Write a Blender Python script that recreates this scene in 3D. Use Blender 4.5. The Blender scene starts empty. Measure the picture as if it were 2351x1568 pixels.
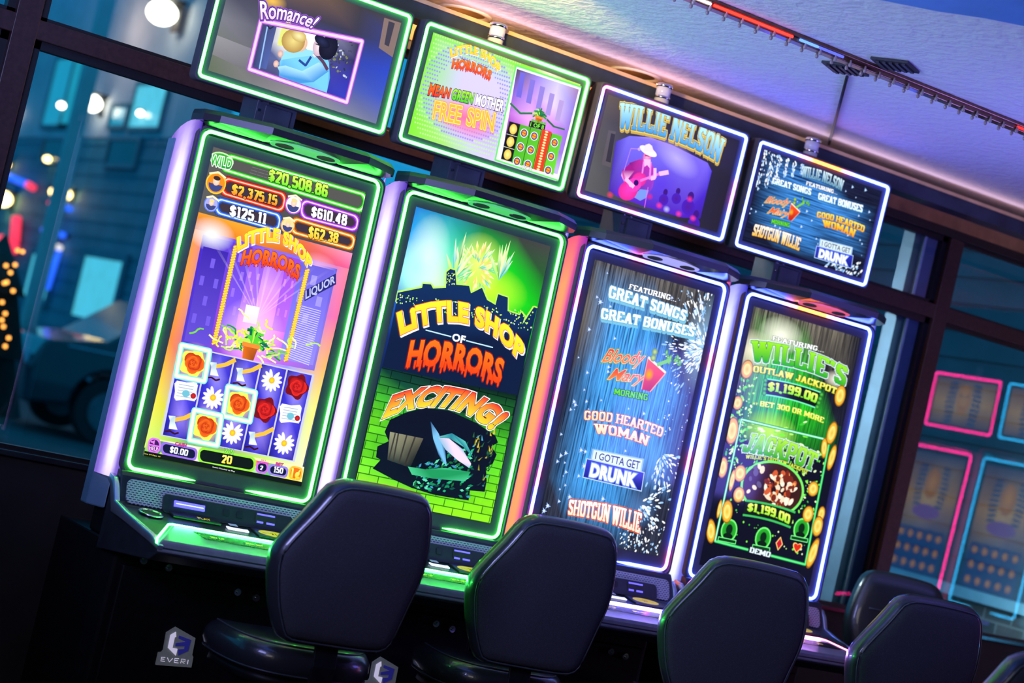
import bpy, bmesh, math, random
from mathutils import Vector, Matrix

C = bpy.context.scene.collection
PI = math.pi
rnd = random.Random(7)

def lin(c):
    """sRGB 0-255 colour -> linear"""
    r = []
    for v in c[:3]:
        v = v/255.0
        r.append(v/12.92 if v <= .04045 else ((v+.055)/1.055)**2.4)
    return tuple(r)

# ------------------------------------------------------------------ camera
cam_d = bpy.data.cameras.new('camera')
cam = bpy.data.objects.new('camera', cam_d)
C.objects.link(cam)
bpy.context.scene.camera = cam
cam_d.sensor_fit = 'HORIZONTAL'
cam_d.sensor_width = 36.0
cam_d.lens = 4373.4*36.0/2351.0
cam_d.clip_end = 200
cam_d.dof.use_dof = True
cam_d.dof.focus_distance = 6.75
cam_d.dof.aperture_fstop = 2.2
def cam_matrix(px, py, pz, pitch, roll, yaw):
    X = Matrix.Rotation(pitch, 3, 'X'); Y = Matrix.Rotation(roll, 3, 'Y'); Z = Matrix.Rotation(yaw, 3, 'Z')
    R = Z @ X @ Y
    right = R @ Vector((1, 0, 0)); fwd = R @ Vector((0, 1, 0)); up = R @ Vector((0, 0, 1))
    m = Matrix((right, up, -fwd)).transposed().to_4x4()
    m.translation = (px, py, pz)
    return m
cam.matrix_world = cam_matrix(-2.7896, -6.1259, 1.4434, 0.0344, -0.2322, -0.5582)

# ------------------------------------------------------------------ view, world
vs = bpy.context.scene.view_settings
vs.view_transform = 'Standard'
vs.look = 'None'
vs.exposure = 0.0
vs.gamma = 1.0
vs.use_curve_mapping = False
bpy.context.scene.cycles.transparent_max_bounces = 32
bpy.context.scene.cycles.sample_clamp_indirect = 4.0

w = bpy.data.worlds.new('dusk')
bpy.context.scene.world = w
w.use_nodes = True
bg = w.node_tree.nodes['Background']
bg.inputs[0].default_value = (0.006, 0.20, 0.42, 1)
bg.inputs[1].default_value = 1.7

# ------------------------------------------------------------------ lights
def area(name, loc, target, size, power, col, sy=None, spread=PI):
    d = bpy.data.lights.new(name, 'AREA')
    d.energy = power; d.color = col; d.size = size; d.spread = spread
    if sy: d.shape = 'RECTANGLE'; d.size_y = sy
    o = bpy.data.objects.new(name, d)
    C.objects.link(o)
    o.location = loc
    o.rotation_euler = (Vector(target)-Vector(loc)).to_track_quat('-Z', 'Y').to_euler()
    return o
def spot(name, loc, target, power, col, ang, blend=.6, r=.05):
    d = bpy.data.lights.new(name, 'SPOT')
    d.energy = power; d.color = col; d.spot_size = ang; d.spot_blend = blend; d.shadow_soft_size = r
    o = bpy.data.objects.new(name, d)
    C.objects.link(o)
    o.location = loc
    o.rotation_euler = (Vector(target)-Vector(loc)).to_track_quat('-Z', 'Y').to_euler()
    return o
# added unseen area lights colouring the ceiling from either side of the view
area('ceiling_wash_violet', (3.7, -2.2, 1.75), (2.1, -.9, 2.94), .9, 25, (.20, .16, 1.0), spread=2.2)
area('ceiling_wash_blue', (-2.3, -2.2, 1.95), (.9, -.5, 2.94), .9, 58, (.36, .38, 1.0), spread=1.7)
# added unseen strip behind the beam lip, brightens the ceiling edge
area('beam_strip_fill', (1.6, .40, 2.885), (1.6, .05, 2.94), 6.5, 3.2, (.80, .66, 1.0), sy=.04, spread=PI)
# the recessed downlights over the bank, warm
spot('downlight_lamp_a', (.80, .54, 2.925), (.80, .50, 2.0), 60, (1.0, .55, .20), 2.9, .3, .06)
spot('downlight_lamp_b', (1.66, .53, 2.925), (1.66, .50, 2.0), 20, (1.0, .50, .25), 2.9, .3, .06)
# added warm spot without a fixture, brightens the beam lip
spot('beam_lip_warm_fill', (.2, -.6, 2.84), (1.15, .30, 2.872), 110, (1.0, .62, .12), .9, .8)
# weak unseen fill added for the backs of the stools
area('stool_fill', (-4.5, -6.5, 2.7), (1.0, -1.0, .8), 1.8, 34, (1.0, .92, .84))
pl_ = bpy.data.lights.new('porch_lamp_light', 'POINT'); pl_.energy = 28; pl_.color = (1, .66, .46); pl_.shadow_soft_size = .12
po_ = bpy.data.objects.new('porch_lamp_light', pl_); C.objects.link(po_); po_.location = (5.3, 19.6, 5.4)
# added pale area light, no real source, raking the outside of the window frames
area('outer_jamb_fill', (-1.0, 2.6, 3.4), (3.6, .7, 1.8), .8, 26, (.66, .86, 1.0), spread=.4)

# ------------------------------------------------------------------ mesh helpers
class MB:
    """collects shapes, builds ONE mesh object"""
    def __init__(self):
        self.v = []; self.f = []; self.m = []; self.s = []; self.c = []; self.hascol = False
    def add(self, vs_, fs, mi=0, sm=False, cols=None):
        b = len(self.v)
        self.v += [tuple(x) for x in vs_]
        if cols: self.hascol = True
        self.c += list(cols) if cols else [(1, 1, 1, 1)]*len(vs_)
        for f in fs:
            self.f.append([b+i for i in f]); self.m.append(mi); self.s.append(sm)
        return self
    def box(self, x0, x1, y0, y1, z0, z1, mi=0):
        return self.add([(x0,y0,z0),(x1,y0,z0),(x1,y1,z0),(x0,y1,z0),(x0,y0,z1),(x1,y0,z1),(x1,y1,z1),(x0,y1,z1)],
                 [(3,2,1,0),(4,5,6,7),(0,1,5,4),(1,2,6,5),(2,3,7,6),(3,0,4,7)], mi)
    def loft(self, loops, mi=0, sm=True, cap0=True, cap1=True, closed=True, cols=None):
        n = len(loops[0]); vs_ = [p for l in loops for p in l]; fs = []
        for k in range(len(loops)-1):
            for i in range(n if closed else n-1):
                j = (i+1) % n
                fs.append((k*n+i, k*n+j, (k+1)*n+j, (k+1)*n+i))
        self.add(vs_, fs, mi, sm, cols)
        b = len(self.v)-len(vs_)
        if cap0: self.f.append([b+i for i in reversed(range(n))]); self.m.append(mi); self.s.append(False)
        if cap1: self.f.append([b+(len(loops)-1)*n+i for i in range(n)]); self.m.append(mi); self.s.append(False)
        return self
    def prism(self, pts, a0, a1, axis='z', mi=0):
        """polygon pts (2D) extruded from a0 to a1 along axis"""
        f = {'z': lambda p, a: (p[0], p[1], a), 'y': lambda p, a: (p[0], a, p[1]), 'x': lambda p, a: (a, p[0], p[1])}[axis]
        return self.loft([[f(p, a0) for p in pts], [f(p, a1) for p in pts]], mi, False)
    def tube(self, path, r, n=8, mi=0, closed=False, cols=None, caps=True):
        path = [Vector(p) for p in path]; L = len(path); loops = []; cc = []
        rr = r if isinstance(r, (list, tuple)) else [r]*L
        up = Vector((0, 0, 1))
        for i, p in enumerate(path):
            a = path[i-1] if (i > 0 or closed) else p
            b = path[(i+1) % L] if (i < L-1 or closed) else p
            t = (b-a).normalized()
            ref = up if abs(t.dot(up)) < .95 else Vector((1, 0, 0))
            u = t.cross(ref).normalized(); v = u.cross(t).normalized()
            loops.append([p+rr[i]*(math.cos(2*PI*k/n)*u+math.sin(2*PI*k/n)*v) for k in range(n)])
            if cols: cc += [cols[i]]*n
        if closed:
            loops.append(loops[0])
            if cols: cc += [cols[0]]*n
        return self.loft(loops, mi, True, caps and not closed, caps and not closed, True, cc or None)
    def cyl(self, c, r, h, n=24, axis='z', mi=0, r2=None, sm=True):
        r2 = r if r2 is None else r2
        def P(rad, a, k):
            x = rad*math.cos(2*PI*k/n); y = rad*math.sin(2*PI*k/n)
            return {'z': (c[0]+x, c[1]+y, c[2]+a), 'y': (c[0]+x, c[1]+a, c[2]+y), 'x': (c[0]+a, c[1]+x, c[2]+y)}[axis]
        return self.loft([[P(r, 0, k) for k in range(n)], [P(r2, h, k) for k in range(n)]], mi, sm)
    def lathe(self, c, prof, n=24, mi=0, sm=True):
        return self.loft([[(c[0]+r*math.cos(2*PI*k/n), c[1]+r*math.sin(2*PI*k/n), c[2]+z) for k in range(n)] for r, z in prof], mi, sm)
    def sphere(self, c, r, n=10, mi=0):
        rx, ry, rz = r if isinstance(r, (tuple, list)) else (r, r, r)
        loops = []
        for k in range(1, n):
            a = PI*k/n
            loops.append([(c[0]+rx*math.sin(a)*math.cos(2*PI*j/(2*n)), c[1]+ry*math.sin(a)*math.sin(2*PI*j/(2*n)), c[2]-rz*math.cos(a)) for j in range(2*n)])
        return self.loft(loops, mi, True)
    def build(self, name, mats, parent=None, loc=(0,0,0), rot=(0,0,0), bevel=0, seg=2, fix=True):
        me = bpy.data.meshes.new(name)
        me.from_pydata(self.v, [], self.f)
        for m in (mats if isinstance(mats, (list, tuple)) else [mats]): me.materials.append(m)
        me.polygons.foreach_set('material_index', self.m)
        me.polygons.foreach_set('use_smooth', self.s)
        if self.hascol:
            at = me.color_attributes.new('Col', 'FLOAT_COLOR', 'POINT')
            at.data.foreach_set('color', [x for c in self.c for x in c])
        if fix:
            bm = bmesh.new(); bm.from_mesh(me)
            bmesh.ops.recalc_face_normals(bm, faces=bm.faces)
            bm.to_mesh(me); bm.free()
        me.update()
        o = bpy.data.objects.new(name, me)
        C.objects.link(o)
        o.location = loc; o.rotation_euler = rot
        if parent: o.parent = parent
        if bevel:
            md = o.modifiers.new('bevel', 'BEVEL'); md.width = bevel; md.segments = seg; md.limit_method = 'ANGLE'; md.angle_limit = .6
        return o
def rrect(x0, x1, y0, y1, r, n=6):
    """rounded rectangle, counter-clockwise from lower left"""
    pts = []
    for cx, cy, a0 in ((x0+r, y0+r, PI), (x1-r, y0+r, 1.5*PI), (x1-r, y1-r, 0), (x0+r, y1-r, .5*PI)):
        for k in range(n+1):
            a = a0+.5*PI*k/n
            pts.append((cx+r*math.cos(a), cy+r*math.sin(a)))
    return pts
def empty(name, loc, rz=0):
    o = bpy.data.objects.new(name, None); C.objects.link(o)
    o.location = loc; o.rotation_euler = (0, 0, rz); o.empty_display_size = .1
    return o
def tag(o, label=None, cat=None, group=None, kind=None):
    if label: o['label'] = label
    if cat: o['category'] = cat
    if group: o['group'] = group
    if kind: o['kind'] = kind
    return o
def struct(o): o['kind'] = 'structure'; return o

# ------------------------------------------------------------------ materials
def mat(name, base, rough=.5, metal=0, spec=.5, emit=None, es=1.0, noise=None, bump=None, coat=0):
    m = bpy.data.materials.new(name); m.use_nodes = True
    nt = m.node_tree; b = nt.nodes['Principled BSDF']
    b.inputs['Base Color'].default_value = (*base, 1)
    b.inputs['Roughness'].default_value = rough
    b.inputs['Metallic'].default_value = metal
    b.inputs['Specular IOR Level'].default_value = spec
    b.inputs['Coat Weight'].default_value = coat
    if emit:
        b.inputs['Emission Color'].default_value = (*emit, 1); b.inputs['Emission Strength'].default_value = es
    if noise or bump:
        tc = nt.nodes.new('ShaderNodeTexCoord')
    if noise:
        sc, amt = noise
        n = nt.nodes.new('ShaderNodeTexNoise'); n.inputs['Scale'].default_value = sc; n.inputs['Detail'].default_value = 5
        nt.links.new(tc.outputs['Object'], n.inputs['Vector'])
        r = nt.nodes.new('ShaderNodeValToRGB')
        r.color_ramp.elements[0].position = .3; r.color_ramp.elements[1].position = .7
        r.color_ramp.elements[0].color = (*[x*(1-amt) for x in base], 1); r.color_ramp.elements[1].color = (*[min(1, x*(1+amt)) for x in base], 1)
        nt.links.new(n.outputs['Fac'], r.inputs[0]); nt.links.new(r.outputs[0], b.inputs['Base Color'])
    if bump:
        sc, st, di = bump
        n = nt.nodes.new('ShaderNodeTexNoise'); n.inputs['Scale'].default_value = sc; n.inputs['Detail'].default_value = 4
        nt.links.new(tc.outputs['Object'], n.inputs['Vector'])
        bp = nt.nodes.new('ShaderNodeBump'); bp.inputs['Strength'].default_value = st; bp.inputs['Distance'].default_value = di
        nt.links.new(n.outputs['Fac'], bp.inputs['Height']); nt.links.new(bp.outputs[0], b.inputs['Normal'])
    return m
M = {}
M['black'] = mat('black_plastic', (.006, .006, .007), .45, spec=.2, noise=(30, .3))
M['gloss'] = mat('gloss_black', (.02, .021, .024), .2, noise=(12, .2))
M['bezel'] = mat('bezel_black', (.07, .07, .073), .5, spec=.12, noise=(10, .1))
M['deckgrey'] = mat('deck_grey', (.20, .205, .21), .36, noise=(25, .12))
M['dark'] = mat('dark_panel', (.022, .024, .028), .32, noise=(20, .2))
M['silver'] = mat('brushed_silver', (.60, .66, .72), .26, .85, noise=(40, .1))
M['chrome'] = mat('chrome', (.80, .82, .84), .10, 1, noise=(10, .05))
M['jamb'] = mat('grey_jamb', (.045, .085, .12), .5, noise=(12, .15))
M['sidegrey'] = mat('side_cover', (.14, .26, .34), .35, .2, noise=(14, .1))
M['frost'] = mat('frosted_lens', (.62, .64, .62), .22, noise=(10, .05))
M['leather'] = mat('black_leather', (.022, .023, .025), .30, coat=.5, bump=(120, .25, .002))
M['piping'] = mat('piping', (.05, .055, .06), .35, noise=(60, .2))
M['mullion'] = mat('bronze_frame', (.045, .020, .018), .42, noise=(60, .25))
M['darkframe'] = mat('dark_gasket', (.006, .006, .007), .5, noise=(40, .2))
M['header'] = mat('stained_wood_header', (.30, .15, .06), .5, noise=(9, .35))
M['beam'] = mat('steel_beam', (.035, .045, .06), .4, noise=(12, .3))
M['beamlip'] = mat('beam_lip', (.85, .52, .20), .45, noise=(12, .15))
M['ceiling'] = mat('ceiling_plaster', (.82, .82, .84), .8, bump=(26, .55, .02))
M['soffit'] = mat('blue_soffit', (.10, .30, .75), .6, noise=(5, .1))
M['wall'] = mat('dark_wall', (.018, .014, .012), .6, noise=(7, .3))
M['floor'] = mat('dark_carpet', (.016, .015, .018), .9, noise=(80, .6))
M['rail'] = mat('track_bronze', (.22, .12, .07), .28, .9, noise=(20, .2))
M['vent'] = mat('vent_black', (.02, .02, .02), .6, noise=(60, .6))
M['white'] = mat('white_plastic', (.8, .8, .82), .4, noise=(20, .03))
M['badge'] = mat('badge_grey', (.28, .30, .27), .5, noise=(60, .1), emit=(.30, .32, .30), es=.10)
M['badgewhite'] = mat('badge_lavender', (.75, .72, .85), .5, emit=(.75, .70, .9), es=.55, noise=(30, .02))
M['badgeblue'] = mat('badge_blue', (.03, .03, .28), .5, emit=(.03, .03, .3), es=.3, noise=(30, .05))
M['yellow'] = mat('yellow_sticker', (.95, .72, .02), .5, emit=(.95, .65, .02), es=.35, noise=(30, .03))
M['ink'] = mat('ink', (.02, .02, .02), .6, noise=(30, .1))
M['bluelight'] = mat('blue_slot_light', (.1, .1, .3), .3, emit=(.10, .08, 1.0), es=2.2, noise=(30, .02))
M['brow'] = mat('brow_black', (.018, .018, .021), .42, spec=.35, noise=(20, .1))
M['underside'] = mat('brow_underside', (.016, .017, .018), .22, noise=(20, .1))
M['whitelight'] = mat('white_slot_light', (.8, .8, .9), .3, emit=(.70, .70, 1.0), es=1.15, noise=(30, .02))
M['siding'] = mat('lap_siding', (.055, .10, .13), .6, noise=(4, .15))
M['ext_trim'] = mat('pale_trim', (.22, .48, .56), .5, noise=(8, .1))
M['white_trim'] = mat('white_window_trim', (.85, .90, .93), .5, noise=(30, .12))
M['blue_trim'] = mat('slate_window_trim', (.20, .30, .40), .4, noise=(12, .1))
M['street'] = mat('asphalt', (.05, .055, .06), .8, noise=(5, .2))
M['car'] = mat('dark_car_paint', (.012, .03, .04), .25, coat=.6, noise=(3, .1))
M['tyre'] = mat('tyre', (.01, .012, .013), .7, noise=(30, .2))
M['rim'] = mat('wheel_rim', (.10, .16, .18), .4, .6, noise=(8, .2))
M['post'] = mat('grey_post', (.58, .48, .46), .6, noise=(3, .1))
M['leaf'] = mat('dark_conifer', (.01, .03, .025), .8, noise=(9, .4))

def fabric_mat():
    m = bpy.data.materials.new('charcoal_fabric'); m.use_nodes = True
    nt = m.node_tree; b = nt.nodes['Principled BSDF']
    b.inputs['Roughness'].default_value = .9; b.inputs['Specular IOR Level'].default_value = .2
    tc = nt.nodes.new('ShaderNodeTexCoord')
    v = nt.nodes.new('ShaderNodeTexVoronoi'); v.inputs['Scale'].default_value = 420
    nt.links.new(tc.outputs['Object'], v.inputs['Vector'])
    r = nt.nodes.new('ShaderNodeValToRGB')
    r.color_ramp.elements[0].color = (.026, .026, .028, 1); r.color_ramp.elements[1].color = (.056, .056, .060, 1)
    nt.links.new(v.outputs['Distance'], r.inputs[0]); nt.links.new(r.outputs[0], b.inputs['Base Color'])
    bp = nt.nodes.new('ShaderNodeBump'); bp.inputs['Strength'].default_value = .4; bp.inputs['Distance'].default_value = .001
    nt.links.new(v.outputs['Distance'], bp.inputs['Height']); nt.links.new(bp.outputs[0], b.inputs['Normal'])
    return m
M['fabric'] = fabric_mat()

def slot_mesh_mat():
    """perforated speaker panel: rows of short slots"""
    m = bpy.data.materials.new('perforated_grille'); m.use_nodes = True
    nt = m.node_tree; b = nt.nodes['Principled BSDF']
    tc = nt.nodes.new('ShaderNodeTexCoord')
    mp = nt.nodes.new('ShaderNodeMapping'); mp.inputs['Rotation'].default_value = (PI/2, 0, 0)
    nt.links.new(tc.outputs['Object'], mp.inputs[0])
    br = nt.nodes.new('ShaderNodeTexBrick')
    br.inputs['Scale'].default_value = 1.0; br.inputs['Mortar Size'].default_value = .0026
    br.inputs['Brick Width'].default_value = .0150; br.inputs['Row Height'].default_value = .0078; br.inputs['Mortar Smooth'].default_value = .1
    br.inputs['Color1'].default_value = br.inputs['Color2'].default_value = (.006, .006, .007, 1)
    br.inputs['Mortar'].default_value = (.42, .43, .45, 1)
    nt.links.new(mp.outputs[0], br.inputs['Vector'])
    nt.links.new(br.outputs['Color'], b.inputs['Base Color'])
    b.inputs['Roughness'].default_value = .35
    return m
M['mesh'] = slot_mesh_mat()

def glass_mat():
    m = bpy.data.materials.new('window_glass'); m.use_nodes = True
    nt = m.node_tree; nt.nodes.remove(nt.nodes['Principled BSDF'])
    out = nt.nodes['Material Output']
    t = nt.nodes.new('ShaderNodeBsdfTransparent'); t.inputs[0].default_value = (.86, .93, .95, 1)
    g = nt.nodes.new('ShaderNodeBsdfGlossy'); g.inputs['Roughness'].default_value = .015
    fr = nt.nodes.new('ShaderNodeFresnel'); fr.inputs[0].default_value = 1.52
    mx = nt.nodes.new('ShaderNodeMixShader')
    ma = nt.nodes.new('ShaderNodeMath'); ma.operation = 'MULTIPLY'; ma.inputs[1].default_value = 1.6
    nt.links.new(fr.outputs[0], ma.inputs[0]); nt.links.new(ma.outputs[0], mx.inputs[0])
    nt.links.new(t.outputs[0], mx.inputs[1]); nt.links.new(g.outputs[0], mx.inputs[2]); nt.links.new(mx.outputs[0], out.inputs[0])
    return m
M['glass'] = glass_mat()

def vc_mat(name, strength, rough=.08, spec=.25, tex=None):
    """light given off by a screen or LED, its picture held in the colour attribute"""
    m = bpy.data.materials.new(name); m.use_nodes = True
    nt = m.node_tree; b = nt.nodes['Principled BSDF']
    b.inputs['Base Color'].default_value = (.01, .01, .01, 1); b.inputs['Roughness'].default_value = rough
    b.inputs['Specular IOR Level'].default_value = spec
    a = nt.nodes.new('ShaderNodeAttribute'); a.attribute_name = 'Col'
    col = a.outputs['Color']
    if tex:
        tc = nt.nodes.new('ShaderNodeTexCoord'); mp = nt.nodes.new('ShaderNodeMapping')
        nt.links.new(tc.outputs['Object'], mp.inputs[0])
        mx = nt.nodes.new('ShaderNodeMix'); mx.data_type = 'RGBA'; mx.blend_type = 'MULTIPLY'; mx.inputs[0].default_value = 1
        if tex in ('v', 'h'):
            mp.inputs['Scale'].default_value = (90, 3.2, 1) if tex == 'v' else (3.2, 90, 1)
            n = nt.nodes.new('ShaderNodeTexNoise'); n.inputs['Scale'].default_value = 1.6; n.inputs['Detail'].default_value = 6
            nt.links.new(mp.outputs[0], n.inputs['Vector'])
            r = nt.nodes.new('ShaderNodeValToRGB')
            r.color_ramp.elements[0].position = .32; r.color_ramp.elements[0].color = (.12, .12, .16, 1)
            r.color_ramp.elements[1].position = .66; r.color_ramp.elements[1].color = (1.5, 1.5, 1.5, 1)
            nt.links.new(n.outputs['Fac'], r.inputs[0]); src = r.outputs[0]
        else:
            br = nt.nodes.new('ShaderNodeTexBrick'); br.inputs['Scale'].default_value = 1
            br.inputs['Brick Width'].default_value = .085; br.inputs['Row Height'].default_value = .03; br.inputs['Mortar Size'].default_value = .0022
            br.inputs['Mortar Smooth'].default_value = .3
            br.inputs['Color1'].default_value = (1, 1, 1, 1); br.inputs['Color2'].default_value = (.62, .70, .55, 1); br.inputs['Mortar'].default_value = (.10, .22, .10, 1)
            n = nt.nodes.new('ShaderNodeTexNoise'); n.inputs['Scale'].default_value = 30; n.inputs['Detail'].default_value = 5
            nt.links.new(mp.outputs[0], n.inputs['Vector'])
            m2 = nt.nodes.new('ShaderNodeMix'); m2.data_type = 'RGBA'; m2.blend_type = 'OVERLAY'; m2.inputs[0].default_value = .6
            nt.links.new(mp.outputs[0], br.inputs['Vector'])
            nt.links.new(br.outputs['Color'], m2.inputs[6]); nt.links.new(n.outputs['Fac'], m2.inputs[7]); src = m2.outputs[2]
        nt.links.new(col, mx.inputs[6]); nt.links.new(src, mx.inputs[7]); col = mx.outputs[2]
    nt.links.new(col, b.inputs['Emission Color']); b.inputs['Emission Strength'].default_value = strength
    return m
def glow_mat():
    m = bpy.data.materials.new('screen_soft_light'); m.use_nodes = True
    nt = m.node_tree; nt.nodes.remove(nt.nodes['Principled BSDF'])
    a = nt.nodes.new('ShaderNodeAttribute'); a.attribute_name = 'Col'
    e = nt.nodes.new('ShaderNodeEmission'); e.inputs[1].default_value = 1.2; t = nt.nodes.new('ShaderNodeBsdfTransparent'); mx = nt.nodes.new('ShaderNodeMixShader')
    nt.links.new(a.outputs['Color'], e.inputs[0]); nt.links.new(a.outputs['Alpha'], mx.inputs[0])
    nt.links.new(t.outputs[0], mx.inputs[1]); nt.links.new(e.outputs[0], mx.inputs[2]); nt.links.new(mx.outputs[0], nt.nodes['Material Output'].inputs[0])
    return m
SCREEN = [vc_mat('screen_picture', 1.2), glow_mat(), vc_mat('screen_planks_upright', 1.2, tex='v'), vc_mat('screen_planks_level', 1.2, tex='h'), vc_mat('screen_bricks', 1.2, tex='b')]
LED = vc_mat('led_light', 1.0, .4)

# ------------------------------------------------------------------ screen pictures
# centimetres on the screen; every call is one layer in front of the last
def glyphs():
    """slab-serif wood-type letters: width, strokes, serif feet (x, y)"""
    G = {}
    def g(ch, w_, strokes, serifs): G[ch] = (w_, strokes, serifs)
    st = [(.14,0),(.14,1)]
    g('A', .80, [[(.13,0),(.40,.95),(.67,0)],[(.22,.32),(.58,.32)]], [(.13,0),(.67,0)])
    g('B', .74, [st,[(.14,.93),(.50,.93),(.61,.82),(.61,.64),(.50,.53),(.14,.53)],[(.50,.53),(.62,.42),(.62,.18),(.50,.07),(.14,.07)]], [])
    g('C', .72, [[(.60,.68),(.60,.80),(.48,.93),(.26,.93),(.13,.80),(.13,.20),(.26,.07),(.48,.07),(.60,.20),(.60,.32)]], [])
    g('D', .76, [st,[(.14,.93),(.48,.93),(.63,.78),(.63,.22),(.48,.07),(.14,.07)]], [])
    g('E', .70, [st,[(.14,.93),(.60,.93),(.60,.74)],[(.14,.5),(.46,.5)],[(.14,.07),(.60,.07),(.60,.26)]], [])
    g('F', .68, [st,[(.14,.93),(.60,.93),(.60,.74)],[(.14,.5),(.46,.5)]], [(.14,0)])
    g('G', .76, [[(.60,.72),(.60,.80),(.48,.93),(.26,.93),(.13,.80),(.13,.20),(.26,.07),(.50,.07),(.63,.20),(.63,.44),(.44,.44)]], [])
    g('H', .82, [st,[(.68,0),(.68,1)],[(.14,.5),(.68,.5)]], [(.14,0),(.14,1),(.68,0),(.68,1)])
    g('I', .40, [[(.20,0),(.20,1)]], [(.20,0),(.20,1)])
    g('J', .62, [[(.46,1),(.46,.20),(.36,.07),(.20,.07),(.12,.18),(.12,.34)]], [(.46,1)])
    g('K', .82, [st,[(.14,.42),(.62,.98)],[(.32,.56),(.68,0)]], [(.14,0),(.14,1),(.66,0),(.62,1)])
    g('L', .66, [st,[(.14,.07),(.58,.07),(.58,.30)]], [(.14,1)])
    g('M', 1.0, [st,[(.86,0),(.86,1)],[(.14,.97),(.50,.25),(.86,.97)]], [(.14,0),(.86,0)])
    g('N', .84, [[(.14,0),(.14,.97),(.68,.03),(.68,1)]], [(.14,0),(.68,1)])
    O_ = [[(.26,.93),(.50,.93),(.63,.80),(.63,.20),(.50,.07),(.26,.07),(.13,.20),(.13,.80),(.26,.93)]]
    g('O', .76, O_, []); g('0', .70, [[(x*.92, y) for x, y in O_[0]]], [])
    g('P', .72, [st,[(.14,.93),(.50,.93),(.62,.80),(.62,.58),(.50,.45),(.14,.45)]], [(.14,0)])
    g('R', .80, [st,[(.14,.93),(.50,.93),(.62,.81),(.62,.62),(.50,.50),(.14,.50)],[(.46,.50),(.66,.04)]], [(.14,0),(.68,0)])
    g('S', .68, [[(.56,.74),(.56,.82),(.46,.93),(.24,.93),(.13,.82),(.13,.66),(.22,.56),(.46,.46),(.56,.36),(.56,.18),(.46,.07),(.24,.07),(.13,.18),(.13,.28)]], [])
    g('T', .72, [[(.36,0),(.36,.95)],[(.08,.72),(.08,.93),(.64,.93),(.64,.72)]], [(.36,0)])
    g('U', .80, [[(.14,1),(.14,.20),(.27,.07),(.52,.07),(.66,.20),(.66,1)]], [(.14,1),(.66,1)])
    g('W', 1.06, [[(.12,1),(.31,.04),(.53,.86),(.75,.04),(.94,1)]], [(.12,1),(.94,1),(.53,.93)])
    g('$', .70, [[(.56,.70),(.56,.76),(.46,.86),(.24,.86),(.13,.76),(.13,.64),(.22,.55),(.46,.46),(.56,.37),(.56,.24),(.46,.14),(.24,.14),(.13,.24),(.13,.32)],[(.35,-.04),(.35,1.04)]], [])
    g('1', .44, [[(.10,.78),(.24,.94),(.24,0)]], [(.24,0)])
    g('2', .66, [[(.12,.72),(.12,.82),(.24,.93),(.42,.93),(.54,.82),(.54,.62),(.14,.07),(.56,.07)]], [])
    g('3', .66, [[(.12,.80),(.24,.93),(.42,.93),(.54,.82),(.54,.64),(.42,.53),(.26,.53)],[(.42,.53),(.54,.42),(.54,.18),(.42,.07),(.24,.07),(.12,.20)]], [])
    g('4', .68, [[(.44,0),(.44,.96),(.10,.34),(.10,.24),(.60,.24)]], [])
    g('5', .66, [[(.54,.93),(.15,.93),(.13,.53),(.24,.60),(.42,.60),(.55,.48),(.55,.20),(.43,.07),(.24,.07),(.12,.18),(.12,.26)]], [])
    g('6', .68, [[(.55,.76),(.55,.82),(.44,.93),(.25,.93),(.13,.80),(.13,.20),(.25,.07),(.44,.07),(.56,.20),(.56,.44),(.44,.55),(.13,.52)]], [])
    g('7', .62, [[(.08,.93),(.54,.93),(.54,.84),(.28,0)]], [])
    g('8', .68, [[(.25,.53),(.13,.64),(.13,.82),(.25,.93),(.44,.93),(.55,.82),(.55,.64),(.44,.53),(.25,.53),(.12,.42),(.12,.18),(.25,.07),(.44,.07),(.57,.18),(.57,.42),(.44,.53)]], [])
    g('9', .68, [[(.56,.52),(.24,.48),(.13,.60),(.13,.82),(.24,.93),(.44,.93),(.56,.82),(.56,.18),(.44,.07),(.24,.07),(.13,.2)]], [])
    g('.', .30, [[(.15,.02),(.15,.12)]], []); g(',', .30, [[(.17,.10),(.10,-.12)]], []); g("'", .30, [[(.17,.98),(.12,.74)]], [])
    return G
SLAB = glyphs()
_tc = {}
def bfont(s, off, shear=0, sp=None):
    """the built-in sans letters as flat faces"""
    sp = off if sp is None else sp
    k = (s, off, shear, sp)
    if k in _tc: return _tc[k]
    cu = bpy.data.curves.new('t', 'FONT'); cu.body = s; cu.offset = off; cu.resolution_u = 3; cu.shear = shear; cu.space_character = 1.0+2.2*max(0, sp-.02)
    cu.fill_mode = 'FRONT'
    ob = bpy.data.objects.new('t', cu); C.objects.link(ob)
    dg = bpy.context.evaluated_depsgraph_get()
    me = bpy.data.meshes.new_from_object(ob.evaluated_get(dg))
    r = ([(v.co.x, v.co.y) for v in me.vertices], [tuple(p.vertices) for p in me.polygons])
    bpy.data.objects.remove(ob); bpy.data.curves.remove(cu); bpy.data.meshes.remove(me)
    _tc[k] = r
    return r
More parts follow.
